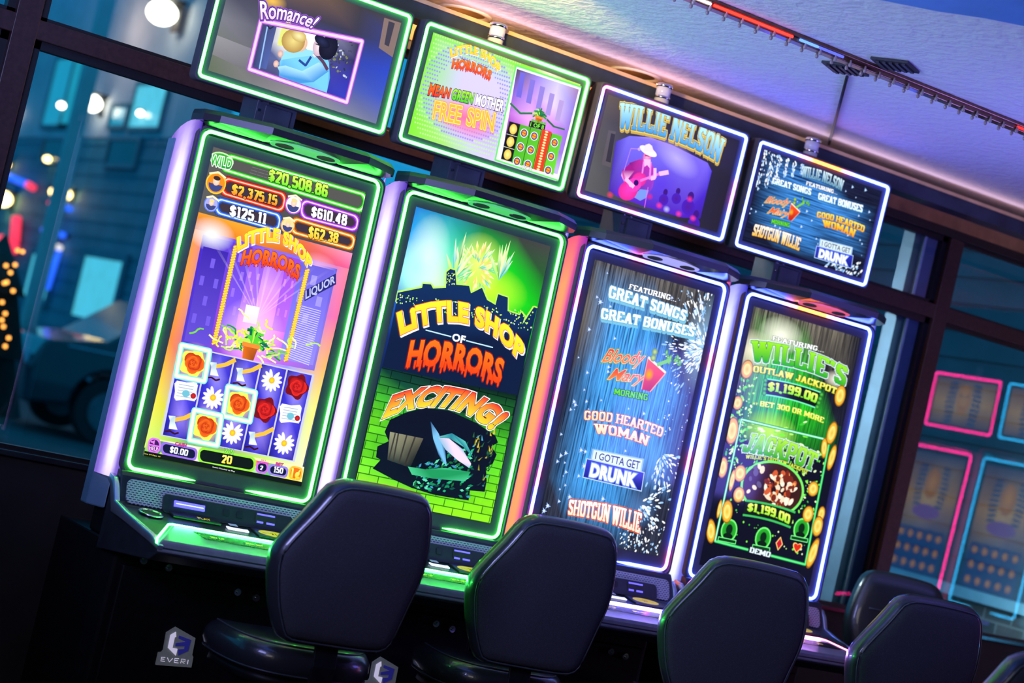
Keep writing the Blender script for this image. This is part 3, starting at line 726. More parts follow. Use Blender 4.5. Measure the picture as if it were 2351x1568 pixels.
def screen_title(c):
    c.grid(FULL, [[(30, 120, 210), (40, 150, 170), (30, 110, 60), (58, 60, 58), (66, 66, 66)], [(40, 170, 240), (90, 230, 200), (30, 190, 50), (20, 200, 30), (36, 90, 40)], [(150, 240, 250), (200, 250, 200), (120, 235, 50), (30, 235, 30), (20, 190, 20)],
                  [(30, 90, 190), (170, 240, 120), (190, 245, 40), (120, 235, 30), (20, 160, 20)], [(18, 40, 110), (16, 34, 90), (14, 30, 70), (14, 28, 60), (14, 26, 40)], [(14, 34, 84), (14, 26, 60), (12, 22, 50), (14, 24, 46), (12, 22, 34)], [(10, 30, 40), (10, 26, 36), (10, 24, 32), (10, 22, 30), (10, 20, 26)], [(10, 30, 30)]*5, [(10, 30, 20)]*5, [(10, 30, 20)]*5])
    c.glow(*(-21.48,91.15), 10, 17, (240, 255, 255), .9); c.glow(*(-24.71,87.13), 9, 11, (160, 250, 230), .7)  # pale glows on the left paint a reflection on the screen
    c.glow(*(7.56,86.36), 18, 10, (220, 255, 60), .8)
    # spiky leaves over the skyline
    r = random.Random(21)
    x, y = (0.69,94.65)
    c.glow(x, y, 12, 12, (235, 255, 120), 1.0)
    for k in range(70):
        a = r.uniform(0, 2*PI); d = r.uniform(0, 6.5); bx, by = x+d*math.cos(a), y-2+d*math.sin(a); l = r.uniform(2.5, 6)
        w_ = .6; nx, ny = -math.sin(a)*w_, math.cos(a)*w_; ex, ey = bx+l*math.cos(a), by+l*math.sin(a)
        g = r.choice([(60, 210, 120), (190, 250, 90), (250, 230, 90), (230, 255, 170), (60, 190, 200), (255, 200, 70)])
        c.poly([(bx, by), ((bx+ex)/2+nx, (by+ey)/2+ny), (ex, ey), ((bx+ex)/2-nx, (by+ey)/2-ny)], [g, g, (245, 255, 210), g])
    for bx, by, n, s in ((*(-8.40,86.37), 16, 17), (*(10.69,90.41), 14, 15)):
        for k in range(n):
            a = PI*(.12+.76*r.random()); l = s*r.uniform(.6, 1.15); x, y = bx+l*math.cos(a)*.45, by+l*math.sin(a)
            w_ = s*.05; nx, ny = -math.sin(a)*w_, math.cos(a)*w_
            g = r.choice([(60, 210, 150), (170, 250, 90), (20, 160, 60), (230, 255, 170), (60, 190, 220)])
            c.poly([(bx, by), ((bx+x)/2+nx, (by+y)/2+ny), (x, y), ((bx+x)/2-nx, (by+y)/2-ny)], [g, g, (240, 255, 200), g])
    # skyline
    sk = [(-29.99,72.75), (-30.33,76.12), (-20.80,80.19), (-20.86,81.66), (-17.49,82.27), (-16.19,80.99), (-10.92,82.50), (-12.12,88.19), (-10.79,89.73), (-8.60,89.69), (-6.86,84.62), (-1.33,85.45), (0.14,82.97), (4.30,86.07), (7.66,82.12), (11.71,81.15), (11.84,85.36), (16.41,85.09), (17.59,80.12), (23.35,79.76), (23.70,81.03), (25.66,79.65), (25.31,76.61), (28.76,84.20), (30.34,84.08)]
    c.line(sk, .9, (190, 255, 90)); c.poly(sk+[(29.98,71.89), (29.93,49.41), (-29.90,47.78), (-29.58,58.84)], [(14, 44, 90)]*len(sk)+[(10, 26, 60)]*4)
    c.sparks(170, inquad([(-30.22,75.68), (29.53,82.35), (29.69,75.18), (-29.83,72.10)]), (.18, .36), [(210, 255, 110), (160, 240, 90), (240, 255, 200)], 5)
    c.sparks(26, inquad([(-12.03,87.84), (-8.45,88.70), (-7.09,83.40), (-10.67,82.56)]), (.18, .3), [(210, 255, 110)], 6)
    # brick wall
    BQ = [(-30.02,48.25), (29.80,49.90), (30.38,-0.14), (-30.24,0.71)]
    c.grid(BQ, [[(10, 60, 60), (10, 44, 40), (8, 34, 30), (10, 40, 30)], [(70, 190, 50), (20, 90, 50), (10, 60, 40), (30, 120, 40)], [(120, 235, 40), (60, 200, 40), (50, 180, 40), (90, 220, 40)], [(110, 230, 40), (60, 190, 50), (60, 190, 50), (110, 235, 40)], [(130, 240, 50), (90, 220, 40), (100, 230, 30), (140, 245, 30)], [(190, 250, 60), (170, 250, 40), (150, 245, 30), (150, 245, 30)]], 4)
    hole = [(-15.97,34.07), (-8.65,37.29), (1.70,38.33), (14.24,36.19), (21.51,33.98), (24.22,32.95), (26.04,30.70), (23.50,28.67), (26.61,26.14), (25.76,22.36), (23.22,20.34), (24.79,15.46), (24.95,11.35), (18.43,10.72), (18.80,6.93), (9.30,6.57), (2.80,6.46), (-6.79,7.32), (-14.73,8.93), (-24.50,11.42), (-22.03,15.12), (-24.17,15.72), (-24.60,19.63), (-20.46,22.41), (-22.95,25.44), (-21.87,30.15)]
    c.poly(hole, (8, 14, 34))
    c.grid([(-20.77,25.86), (-6.36,26.09), (-9.20,14.45), (-19.30,15.62)], [[(150, 150, 120), (96, 92, 76)], [(44, 60, 56), (24, 40, 44)]])  # beige block and its bars: reflected slot machines painted into the picture
    for k in range(4): c.line([(-18.46,25.80), (-18.76,15.72)] if k == 0 else [bil([(-20.77,25.86), (-6.36,26.09), (-9.20,14.45), (-19.30,15.62)], .25*k, 0), bil([(-20.77,25.86), (-6.36,26.09), (-9.20,14.45), (-19.30,15.62)], .25*k, 1)], .6, (60, 56, 50))
    c.glow(*(-7.16,17.85), 9, 8, (10, 20, 30), .6)
    r = random.Random(31)
    for k in range(150):
        t = r.random(); x, y = bil([(-7.54,14.75), (14.87,29.10), (17.91,8.06), (-6.79,7.32)], t, r.random())
        g = r.choice([(20, 140, 90), (30, 180, 120), (10, 80, 70), (90, 220, 170), (60, 150, 190), (20, 110, 50)])
        a = r.uniform(-.4, 1.4); l = r.uniform(1.2, 3.0)
        c.poly([(x, y), (x+l*.5*math.cos(a)-.5*math.sin(a), y+l*.5*math.sin(a)+.5*math.cos(a)), (x+l*math.cos(a), y+l*math.sin(a)), (x+l*.5*math.cos(a)+.5*math.sin(a), y+l*.5*math.sin(a)-.5*math.cos(a))], g)
    for k in range(40):
        x, y = bil([(13.98,32.53), (23.38,33.82), (24.69,12.34), (18.62,12.30)], r.random(), r.random()); a = r.uniform(.8, 2.2); l = r.uniform(1.5, 3)
        c.poly([(x-.4, y), (x+l*math.cos(a), y+l*math.sin(a)), (x+.4, y)], r.choice([(150, 150, 40), (40, 100, 60), (220, 190, 60), (20, 60, 50), (70, 170, 200)]))
    for pts, ca, cb in (([(-5.18,32.91), (-0.69,29.21), (3.76,23.43), (5.83,17.69), (1.31,21.44), (-2.44,26.84)], (120, 190, 235), (30, 70, 130)),
                        ([(-0.60,27.70), (4.33,28.13), (11.04,25.30), (16.17,20.60), (15.68,18.97), (9.76,20.97), (3.63,23.91)], (240, 215, 245), (150, 190, 220)),
                        ([(-0.38,27.99), (4.96,30.29), (11.42,28.45), (16.40,23.22), (11.07,26.33), (4.92,28.14)], (40, 130, 150), (90, 200, 190)),
                        ([(-10.43,14.73), (-2.94,15.08), (5.39,17.10), (16.64,17.60), (15.23,13.75), (1.30,12.29), (-8.03,12.14)], (30, 150, 90), (70, 200, 140))):
        c.poly(pts, [ca if k % 2 else cb for k in range(len(pts))])
    # lettering
    c.line([(-15.66,65.37), (-4.32,65.31)], .45, (190, 230, 250)); c.line([(2.26,65.25), (14.44,65.26)], .45, (190, 230, 250))
    c.text('OF', [(-3.99,66.78), (1.83,66.89), (1.74,64.06), (-3.84,64.10)], WHT, off=.04, out=[(.04, (20, 60, 110))])
    title_shop(c, [(-29.24,68.78), (28.35,69.37), (28.18,62.39), (-25.86,61.72)], 10.0, 1.1)
    title_horrors(c, [(-20.82,60.26), (21.05,61.62), (21.20,52.83), (-20.53,50.75)], 2.6)
    c.text('EXCITING!', [(-24.06,38.73), (28.32,42.05), (21.80,34.04), (-25.56,29.43)], ((240, 40, 40), (255, 220, 50)), 'b', [(.05, WHT), (.02, (90, 20, 10))], bow=7.0, off=.06, shear=.12)

def wood_back(c, q, mid, edge, mi, top=None):
    """planks with dark sides"""
    t = top or edge
    c.grid(q, [[t, t, t, t, edge], [t, mid, mid, edge, edge], [edge, mid, mid, mid, edge], [edge, mid, mid, mid, edge], [edge, mid, mid, edge, edge], [edge, edge, edge, edge, edge]], mi)
BLUES = [(255, 255, 255), (225, 240, 255), (150, 200, 255), (90, 150, 250)]
def bloody(c, q1, q2, q3, glass, olives, cel, s):
    for t, q in (('Bloody', q1), ('Mary', q2)):
        c.text(t, q, ((225, 60, 50), (245, 150, 60)), 'b', [(.065, (110, 190, 50)), (.045, (60, 10, 10)), (.026, (250, 235, 215))], off=.012, shear=.35)
    c.poly(glass, [(255, 90, 30), (240, 60, 20), (170, 20, 10), (200, 30, 10)])
    c.glow((glass[0][0]+glass[2][0])/2, (glass[0][1]+glass[2][1])/2, 2.4*s, 2.8*s, (255, 190, 40), .9)
    c.line([glass[0], glass[1]], .7*s, (255, 235, 210))
    c.line([glass[1], glass[2]], .35*s, (250, 170, 120)); c.line([glass[0], glass[3]], .35*s, (250, 170, 120))
    r = random.Random(2)
    for k in range(12):
        x, y = cel[0]+r.gauss(0, 1.9*s), cel[1]+r.gauss(0, 1.6*s); c.disc(x, y, 1.2*s, .7*s, (150, 230, 50), (40, 130, 20), rot=r.uniform(0, 3), n=8)
    c.line([((glass[0][0]+glass[1][0])/2, (glass[0][1]+glass[1][1])/2), cel], 1.1*s, (120, 200, 60))
    for x, y in olives: c.disc(x, y, 1.45*s, 1.45*s, (190, 220, 60), (90, 130, 20), n=14)
    c.text('MORNING', q3, (100, 220, 30), 's', [(.07, (10, 40, 10))])
def sign(c, q1, q2):
    c.poly(q1, (150, 190, 240)); c.poly(sub(q1, .03, .1, .97, .95), [(215, 235, 250)]*4)
    c.text('I GOTTA GET', sub(q1, .08, .24, .94, .84), (10, 12, 30), off=.012)
    c.poly(sub(q2, -.012, -.04, 1.012, 1.05), (190, 220, 255)); c.poly(q2, [(50, 60, 200), (40, 50, 190), (20, 24, 120), (30, 34, 150)])
    c.text('DRUNK', sub(q2, .09, .14, .90, .86), WHT, off=.06, out=[(.06, (110, 150, 255))])

def screen_songs(c):
    wood_back(c, FULL, (72, 160, 235), (44, 48, 64), 2, (96, 92, 88))
    c.glow(-31, 85, 16, 24, (104, 92, 78), .55)
    cx, cy = (32.17,86.01)
    c.glow(cx-2, cy+2, 11, 22, (170, 215, 255), .6); c.glow(*(17.78,38.18), 7, 14, (120, 180, 255), .45); c.glow(*(15.70,17.36), 9, 9, (110, 170, 250), .4)
    for k, (n, r0, r1, a0, a1) in enumerate(((120, 3, 13, 2.2, 4.4), (90, 8, 22, 1.9, 4.3), (60, 1, 9, 1.6, 4.6))):
        c.sparks(n, burst(cx, cy, r0, r1, a0, a1), (.5, 1.7), BLUES[:3], 40+k, stretch=4.0)
    c.sparks(46, burst(*(26.56,93.04), 4, 20, 1.4, 2.2), (.4, 1.5), BLUES[:3], 60, stretch=3.0)
    c.sparks(120, inquad([(11.22,106.94), (29.01,106.72), (32.69,43.00), (15.77,48.05)]), (.12, .4), BLUES, 61)
    c.sparks(90, burst(*(20.93,40.81), 2, 16, -1.9, .1), (.4, 1.3), BLUES[:3], 62, stretch=3.0)
    c.sparks(90, burst(*(15.18,19.31), 2, 17, -1.5, .7), (.4, 1.4), BLUES[:3], 63, stretch=2.6)
    c.sparks(80, inquad([(7.37,8.34), (30.58,12.16), (30.05,-0.27), (9.44,0.57)]), (.2, .7), BLUES[:3], 64, ang=1.2, stretch=1.6)
    r = random.Random(71)
    for k in range(60):
        x, y = r.uniform(-29, -8) if k % 4 else r.uniform(-28, 28), r.uniform(3, 106)
        c.star(x, y, r.uniform(.4, 1.7), (120, 170, 250))
    c.text('FEATURING...', [(-11.99,103.12), (12.15,103.50), (12.15,101.29), (-12.01,101.03)], WHT, 's', [(.06, (20, 40, 80))])
    for t, q, b in (('GREAT SONGS', [(-21.13,100.40), (18.81,99.05), (18.29,94.68), (-20.82,95.58)], .2), ('GREAT BONUSES', [(-22.74,90.92), (24.69,93.60), (24.32,89.54), (-22.19,86.68)], .2)):
        c.text(t, q, (WHT, (225, 245, 255)), 's', [(.05, (90, 160, 200))], bow=b, shadow=(.4, -1.0, (120, 190, 220)), wv=.25)
    bloody(c, [(-16.45,75.89), (2.95,78.75), (2.78,71.66), (-17.67,68.58)], [(-11.74,69.08), (5.31,71.05), (5.46,64.98), (-13.21,62.66)], [(-8.47,61.56), (8.18,62.58), (8.41,59.96), (-8.31,59.24)],
           [(4.23,76.88), (14.46,72.59), (8.78,63.66), (4.41,63.82)], [(6.94,79.61), (6.79,77.09)], (15.62,78.35), 1.0)
    c.text('GOOD HEARTED', [(-20.46,50.20), (19.50,50.93), (19.24,47.07), (-19.76,46.64)], ((255, 235, 215), (255, 215, 180)), 's', [(.05, (220, 60, 20)), (.02, (120, 20, 10))], bow=1.6)
    c.text('WOMAN', [(-14.49,46.17), (13.35,46.31), (12.94,42.40), (-13.01,42.44)], ((255, 240, 225), (255, 215, 170)), 's', [(.05, (220, 70, 20)), (.02, (120, 20, 10))], bow=1.0)
    sign(c, [(-12.84,36.44), (12.84,37.06), (13.06,31.49), (-12.74,32.15)], [(-14.28,31.96), (14.18,31.59), (14.69,24.43), (-14.24,24.86)])
    c.text('SHOTGUN WILLIE', [(-18.46,15.04), (17.56,15.63), (18.32,7.59), (-17.82,9.17)], ((255, 255, 255), (255, 225, 200)), 's', [(.06, (250, 120, 30)), (.04, (190, 20, 20))], wv=.24, bow=1.0)

def coin(c, x, y, rx, ry, rot=0):
    c.disc(x, y, rx*1.12, ry*1.12, (150, 90, 10), rot=rot); c.disc(x, y, rx, ry, (255, 225, 90), (225, 160, 30), rot=rot); c.disc(x, y, rx*.66, ry*.66, (240, 180, 40), (255, 235, 130), rot=rot)
def emblem(c, x, y, s):
    c.disc(x, y, s, s*1.1, (120, 255, 120)); c.disc(x, y, s*.86, s*.95, (20, 120, 30), (40, 170, 40)); c.disc(x, y+.1*s, s*.4, s*.5, (8, 40, 14)); c.disc(x, y-.55*s, s*.6, s*.3, (8, 30, 12))
    c.poly([(x-s*1.1, y-s*.8), (x+s*1.1, y-s*.8), (x+s*1.1, y-s*1.15), (x-s*1.1, y-s*1.15)], (10, 60, 20)); c.line([(x-s*1.1, y-s*.8), (x+s*1.1, y-s*.8), (x+s*1.1, y-s*1.15), (x-s*1.1, y-s*1.15)], .3, (120, 255, 140), 0, True)
def screen_jackpot(c):
    wood_back(c, FULL, (40, 190, 36), (26, 28, 40), 2, (110, 104, 90))
    c.poly(sub(FULL, 0, .46, 1, 1), [(10, 14, 26), (14, 16, 30), (14, 16, 34), (10, 12, 26)])
    c.grid(sub(FULL, .0, .36, 1, .5), [[(22, 26, 36), (36, 190, 30), (36, 170, 30), (24, 26, 40)], [(18, 22, 36), (40, 170, 30), (30, 120, 24), (14, 16, 30)]], 2)
    c.glow(*(-13.40,99.98), 13, 8, (255, 255, 235), 1.0); c.glow(*(-26.10,90.91), 13, 9, (255, 250, 220), .9); c.glow(*(21.21,88.19), 7, 4, (255, 250, 225), .9)
    GR = [(120, 240, 60), (60, 200, 50), (190, 255, 120), (230, 255, 190)]
    Q4 = [(-24.81,61.95), (24.82,62.48), (25.65,8.63), (-25.03,10.65)]
    c.glow(*(-8.50,60.04), 16, 9, (200, 255, 120), .9)
    c.sparks(110, burst(*(-8.50,60.04), 3, 22, -3.3, .4), (.5, 2.0), GR, 80, stretch=3.0)
    c.sparks(150, inquad([(-30.83,78.74), (-19.90,81.02), (-21.29,41.93), (-29.56,41.43)]), (.2, .9), GR, 81, stretch=1.5)
    c.sparks(110, inquad(sub(Q4, .55, .1, 1, .62)), (.2, 1.0), GR, 82, stretch=1.8)
    c.sparks(60, inquad(sub(Q4, 0, .5, 1, .95)), (.15, .6), GR, 83)
    c.text('FEATURING...', [(-17.54,98.97), (11.65,100.07), (11.60,98.04), (-17.32,97.13)], WHT, 's', [(.06, (20, 60, 20))])
    c.text("WILLIE'S", [(-27.71,94.68), (26.88,94.46), (27.04,86.16), (-25.97,86.20)], ((150, 235, 40), (20, 170, 40)), 's', [(.058, (225, 245, 255)), (.02, (10, 60, 30))], bow=2.4, wv=.24)
    c.text('OUTLAW JACKPOT', [(-24.42,84.78), (23.04,84.97), (22.78,82.15), (-24.04,82.13)], ((250, 245, 110), (220, 220, 60)), 's', [(.07, (20, 60, 10))], bow=1.2, wv=.25)
    B = [(-16.63,80.80), (15.20,81.21), (14.07,74.33), (-15.71,74.25)]
    c.poly([bil(B, k/12, -.12*4*k/12*(1-k/12)) for k in range(13)]+[bil(B, 1-k/12, 1-.12*4*k/12*(1-k/12)) for k in range(13)], (12, 20, 16))
    for b in (0, 1): c.line([bil(B, k/12, b-.12*4*k/12*(1-k/12)) for k in range(13)], .5, (120, 245, 190))
    for a in (0, 1):
        for k in range(4): c.disc(*bil(B, a, .1+.27*k), 1.3, 1.1, (90, 210, 70), (20, 90, 30), n=8)
    c.text('$1,199.00', [(-14.76,79.75), (13.30,80.13), (13.03,76.32), (-14.33,76.06)], ((240, 255, 110), (130, 230, 40)), 's', [(.06, (10, 40, 10))], bow=1.0, wv=.27)
    c.text('BET 300 OR MORE', [(-16.94,71.30), (19.32,71.24), (19.37,68.86), (-16.74,69.10)], ((255, 255, 130), (225, 245, 80)), 's', [(.03, (20, 60, 10))], bow=1.0, wv=.25)
    c.text('AT', [(-20.71,70.01), (-17.98,70.20), (-17.85,69.32), (-20.70,69.11)], (220, 235, 90), 's')
    c.line(Q4, 1.3, (20, 120, 60), 0, True); c.line(Q4, .75, (90, 245, 130), 0, True); c.line([Q4[3], Q4[0], Q4[1]], .5, (190, 255, 235))
    c.text('JACKPOT', [(-19.66,56.98), (20.14,55.68), (19.22,47.83), (-21.24,48.90)], ((170, 235, 60), (40, 170, 40)), 's', [(.058, (225, 250, 255)), (.02, (10, 60, 30))], bow=1.5, wv=.23)
    c.text("WILLIE'S OUTLAW JACKPOT", [(-18.41,48.11), (16.50,47.76), (16.42,46.09), (-18.39,46.60)], (210, 225, 70), 's', [(.08, (16, 50, 10))], bow=1.6)
    x, y = (-0.68,36.99)
    c.disc(x, y, 17.5, 11.6, (120, 240, 100), n=40); c.disc(x, y, 16.3, 10.6, (40, 16, 12), (60, 30, 24), n=40)
    r = random.Random(91)
    for k in range(70):
        a, d = r.uniform(0, 2*PI), r.random()**.6; px_, py_ = x+4+8.5*d*math.cos(a), y+7.5*d*math.sin(a)
        c.disc(px_, py_, r.uniform(.7, 2.4), r.uniform(.6, 1.6), r.choice([(255, 240, 215), (255, 170, 90), (210, 90, 40), (120, 40, 20), (250, 220, 190)]), rot=r.uniform(0, 3), n=8)
    for k in range(9): c.disc(x-11+r.uniform(-3, 4), y+2+r.uniform(-6, 6), r.uniform(.8, 2.2), r.uniform(.6, 1.5), r.choice([(190, 185, 210), (90, 80, 110), (250, 225, 190)]), rot=r.uniform(0, 3), n=8)
    c.disc(x, y, 17.5, 11.6, (0, 0, 0, 0.0), (120, 240, 100, .0), 1)
    B = [(-13.68,29.64), (14.12,29.28), (13.23,22.70), (-13.65,23.58)]
    c.poly([bil(B, k/12, -.12*4*k/12*(1-k/12)) for k in range(13)]+[bil(B, 1-k/12, 1-.12*4*k/12*(1-k/12)) for k in range(13)], (12, 24, 16))
    for b in (0, 1): c.line([bil(B, k/12, b-.12*4*k/12*(1-k/12)) for k in range(13)], .8, (60, 190, 90))
    c.text('$1,199.00', [(-12.13,28.79), (11.82,27.76), (12.11,23.80), (-11.95,25.49)], ((245, 255, 110), (150, 230, 40)), 's', [(.06, (10, 40, 10))], bow=1.0, wv=.27)
    for x, y in ((-19.10,16.12), (-0.33,15.88), (19.29,22.92)): emblem(c, x, y, 4.3)
    x, y = (8.92,15.07); c.poly([(x, y+3), (x+2, y), (x, y-3), (x-2, y)], (255, 215, 120)); c.poly([(x, y+2.4), (x+1.5, y), (x, y-2.4), (x-1.5, y)], (200, 20, 50))
    for s, cl in ((1, (255, 215, 120)), (.8, (220, 40, 20))):
        x, y = (19.06,15.14); c.poly([(x+s*2.6*(math.sin(t)**3), y+s*2.6*(.81*math.cos(t)-.31*math.cos(2*t)-.12*math.cos(3*t))) for t in [2*PI*k/24 for k in range(24)]], cl)
    for (x, y), rx, ry, rt in (((-28.50,56.44), 3.0, 5.2, .1), ((24.97,65.69), 2.4, 4.6, -.1), ((27.81,55.54), 1.7, 5.2, -.1), ((-29.28,40.88), 2.2, 4.0, .1), ((-19.74,40.09), 2.9, 3.2, 0), ((-23.07,36.57), 1.2, 4.2, 0), ((-18.02,31.42), 2.7, 3.0, 0), ((-22.23,23.55), 2.6, 4.4, .2),
                          ((21.23,29.75), 2.7, 3.2, 0), ((21.07,40.70), 2.7, 2.9, 0), ((28.45,31.07), 1.8, 3.0, 0), ((27.88,25.63), 2.6, 4.0, 0), ((-28.47,14.34), 2.2, 4.6, .3), ((28.35,14.03), 2.2, 6.2, -.2), ((22.41,58.70), 1.6, 4.0, .2), ((-26.59,23.91), .9, 3.6, 0), ((-27.56,82.55), 2.8, 3.6, 0), ((25.15,82.07), 2.7, 4.2, 0), ((-28.79,68.12), 2.4, 2.6, 0)):
        coin(c, x, y, rx, ry, rt)
    c.poly([(-7.16,11.39), (5.53,11.05), (5.75,8.33), (-6.95,8.68)], (10, 16, 18))
    c.text('DEMO', [(-6.20,11.23), (5.46,10.84), (5.28,8.56), (-6.25,9.00)], (225, 240, 250), 's', [(.05, (30, 40, 50))], wv=.26)

# topper pictures (centimetres from the topper's middle)
TQ = [(-34.2, 19.6), (34.2, 19.6), (34.2, -19.6), (-34.2, -19.6)]
def person2d(c, pts, col): c.poly(pts, col)
def topper_romance(c):
    c.grid(TQ, [[(66, 60, 62), (120, 92, 70), (110, 84, 66), (60, 54, 60), (70, 62, 60)], [(70, 70, 84), (70, 66, 80), (62, 58, 72), (56, 54, 70), (50, 60, 130)], [(120, 120, 130), (90, 90, 104), (70, 70, 90), (50, 64, 160), (44, 70, 190)], [(110, 116, 104), (100, 100, 106), (110, 108, 118), (80, 90, 160), (60, 84, 190)], [(96, 108, 84), (120, 118, 120), (140, 136, 142), (130, 130, 150), (110, 116, 150)]])  # backdrop and the patches below it paint a reflection into the picture
    c.poly([(-36.15,-6.78), (-20.28,-7.58), (-19.46,-15.46), (-36.04,-13.58)], [(150, 148, 152), (130, 128, 136), (110, 108, 116), (130, 128, 130)])
    c.poly([(26.98,18.60), (34.58,18.86), (34.46,5.67), (27.75,7.44)], (132, 110, 104)); c.poly([(29.06,17.98), (31.70,17.96), (31.59,9.04), (29.61,9.28)], (60, 56, 70))
    F = [(-19.71,2.97), (20.58,7.70), (20.47,-15.41), (-19.56,-14.76)]
    c.grid(F, [[(50, 50, 80), (250, 250, 235), (255, 255, 255), (120, 120, 150), (40, 34, 60)], [(60, 70, 130), (235, 235, 235), (255, 255, 255), (70, 70, 120), (44, 40, 90)], [(80, 90, 150), (90, 100, 150), (200, 205, 235), (60, 60, 160), (50, 50, 170)], [(60, 60, 100), (70, 70, 110), (90, 100, 170), (50, 50, 170), (50, 60, 190)]])
    c.poly(sub(F, .0, .0, .16, .9), [(60, 60, 90), (70, 80, 130), (80, 100, 170), (50, 50, 80)])
    c.line([(-16.70,1.66), (-15.78,-13.55)], .5, (150, 190, 240)); c.line([(-11.28,5.81), (-15.59,1.19), (-16.72,2.07)], .35, (40, 40, 60))
    c.poly([(-11.28,5.81), (-8.38,5.89), (-7.75,-2.95), (-11.42,-3.45)], (225, 230, 120))
    r = random.Random(9)
    for k in range(60):
        x, y = bil([(9.27,6.40), (18.50,6.72), (19.15,-9.00), (9.28,-3.59)], r.random(), r.random()); c.disc(x, y, r.uniform(.2, .8), r.uniform(.2, .5), r.choice([(120, 130, 70), (60, 60, 80), (190, 200, 230), (40, 50, 60)]), n=7, rot=r.uniform(0, 3))
    # two plain figures in denim embracing
    den, den2, dark = (120, 205, 250), (70, 150, 220), (20, 24, 60)
    c.poly([(3.76,-3.58), (6.62,-0.65), (9.70,-3.46), (11.62,-8.71), (11.79,-14.29), (4.08,-14.67), (-7.74,-14.44), (-8.99,-9.07), (-7.65,-4.97), (-4.63,-2.82), (-0.56,-1.17)], [den, den2, den, den2, den, den, den2, den, den, den, den])
    c.poly([(-9.40,-10.83), (-6.40,-9.52), (0.39,-9.56), (5.88,-4.61), (10.56,-6.53), (5.67,-12.13), (-0.55,-14.38), (-7.12,-13.43)], [(170, 225, 255)]*4+[den2]*4)
    c.poly([(-8.89,-5.35), (-3.90,-2.19), (3.13,-1.29), (2.71,-3.07), (-3.80,-5.86), (-8.58,-8.12)], [(150, 220, 255)]*6)
    c.line([(-1.91,-6.12), (1.13,-7.27), (2.39,-3.58)], .7, (40, 70, 150)); c.line([(3.23,-1.67), (7.57,-4.10), (9.94,-6.30)], .9, (90, 60, 90))
    for q in (((-10.08,-10.01)), ((-9.36,-6.10))): c.disc(*q, 1.1, 1.3, (250, 215, 200), (210, 160, 150), n=10)
    c.disc(*(-2.65,-0.16), 2.5, 3.0, (250, 220, 190), (225, 180, 150)); c.disc(*(-5.78,-0.29), 4.6, 4.2, (235, 215, 130), (180, 140, 70), rot=.3); c.disc(*(-4.17,2.05), 3.0, 2.0, (245, 235, 170), (200, 170, 90))
    c.disc(*(4.45,0.56), 2.4, 3.3, (245, 225, 230), (200, 170, 190)); c.disc(*(8.10,1.47), 3.6, 4.6, (30, 28, 50), (14, 14, 30), rot=-.2); c.disc(*(5.19,2.86), 3.4, 1.8, (40, 44, 80), (14, 14, 30), rot=-.3)
    c.line([(2.86,1.32), (5.87,1.20)], .35, (30, 30, 40))
    c.line(F, 2.0, (150, 80, 190), 0, True); c.line(F, 1.3, (235, 170, 245), 0, True); c.line(F, .5, (255, 225, 255), 0, True)
    c.glow(*(-17.34,10.84), 6, 3.5, (255, 200, 90), .9)
    c.text('Romance!', [(-22.89,9.28), (2.07,10.80), (0.44,5.95), (-19.78,3.23)], ((255, 245, 255), (235, 205, 250)), out=[(.085, (150, 90, 200)), (.05, (80, 40, 130))], off=.02, shear=.2, bow=1.3)

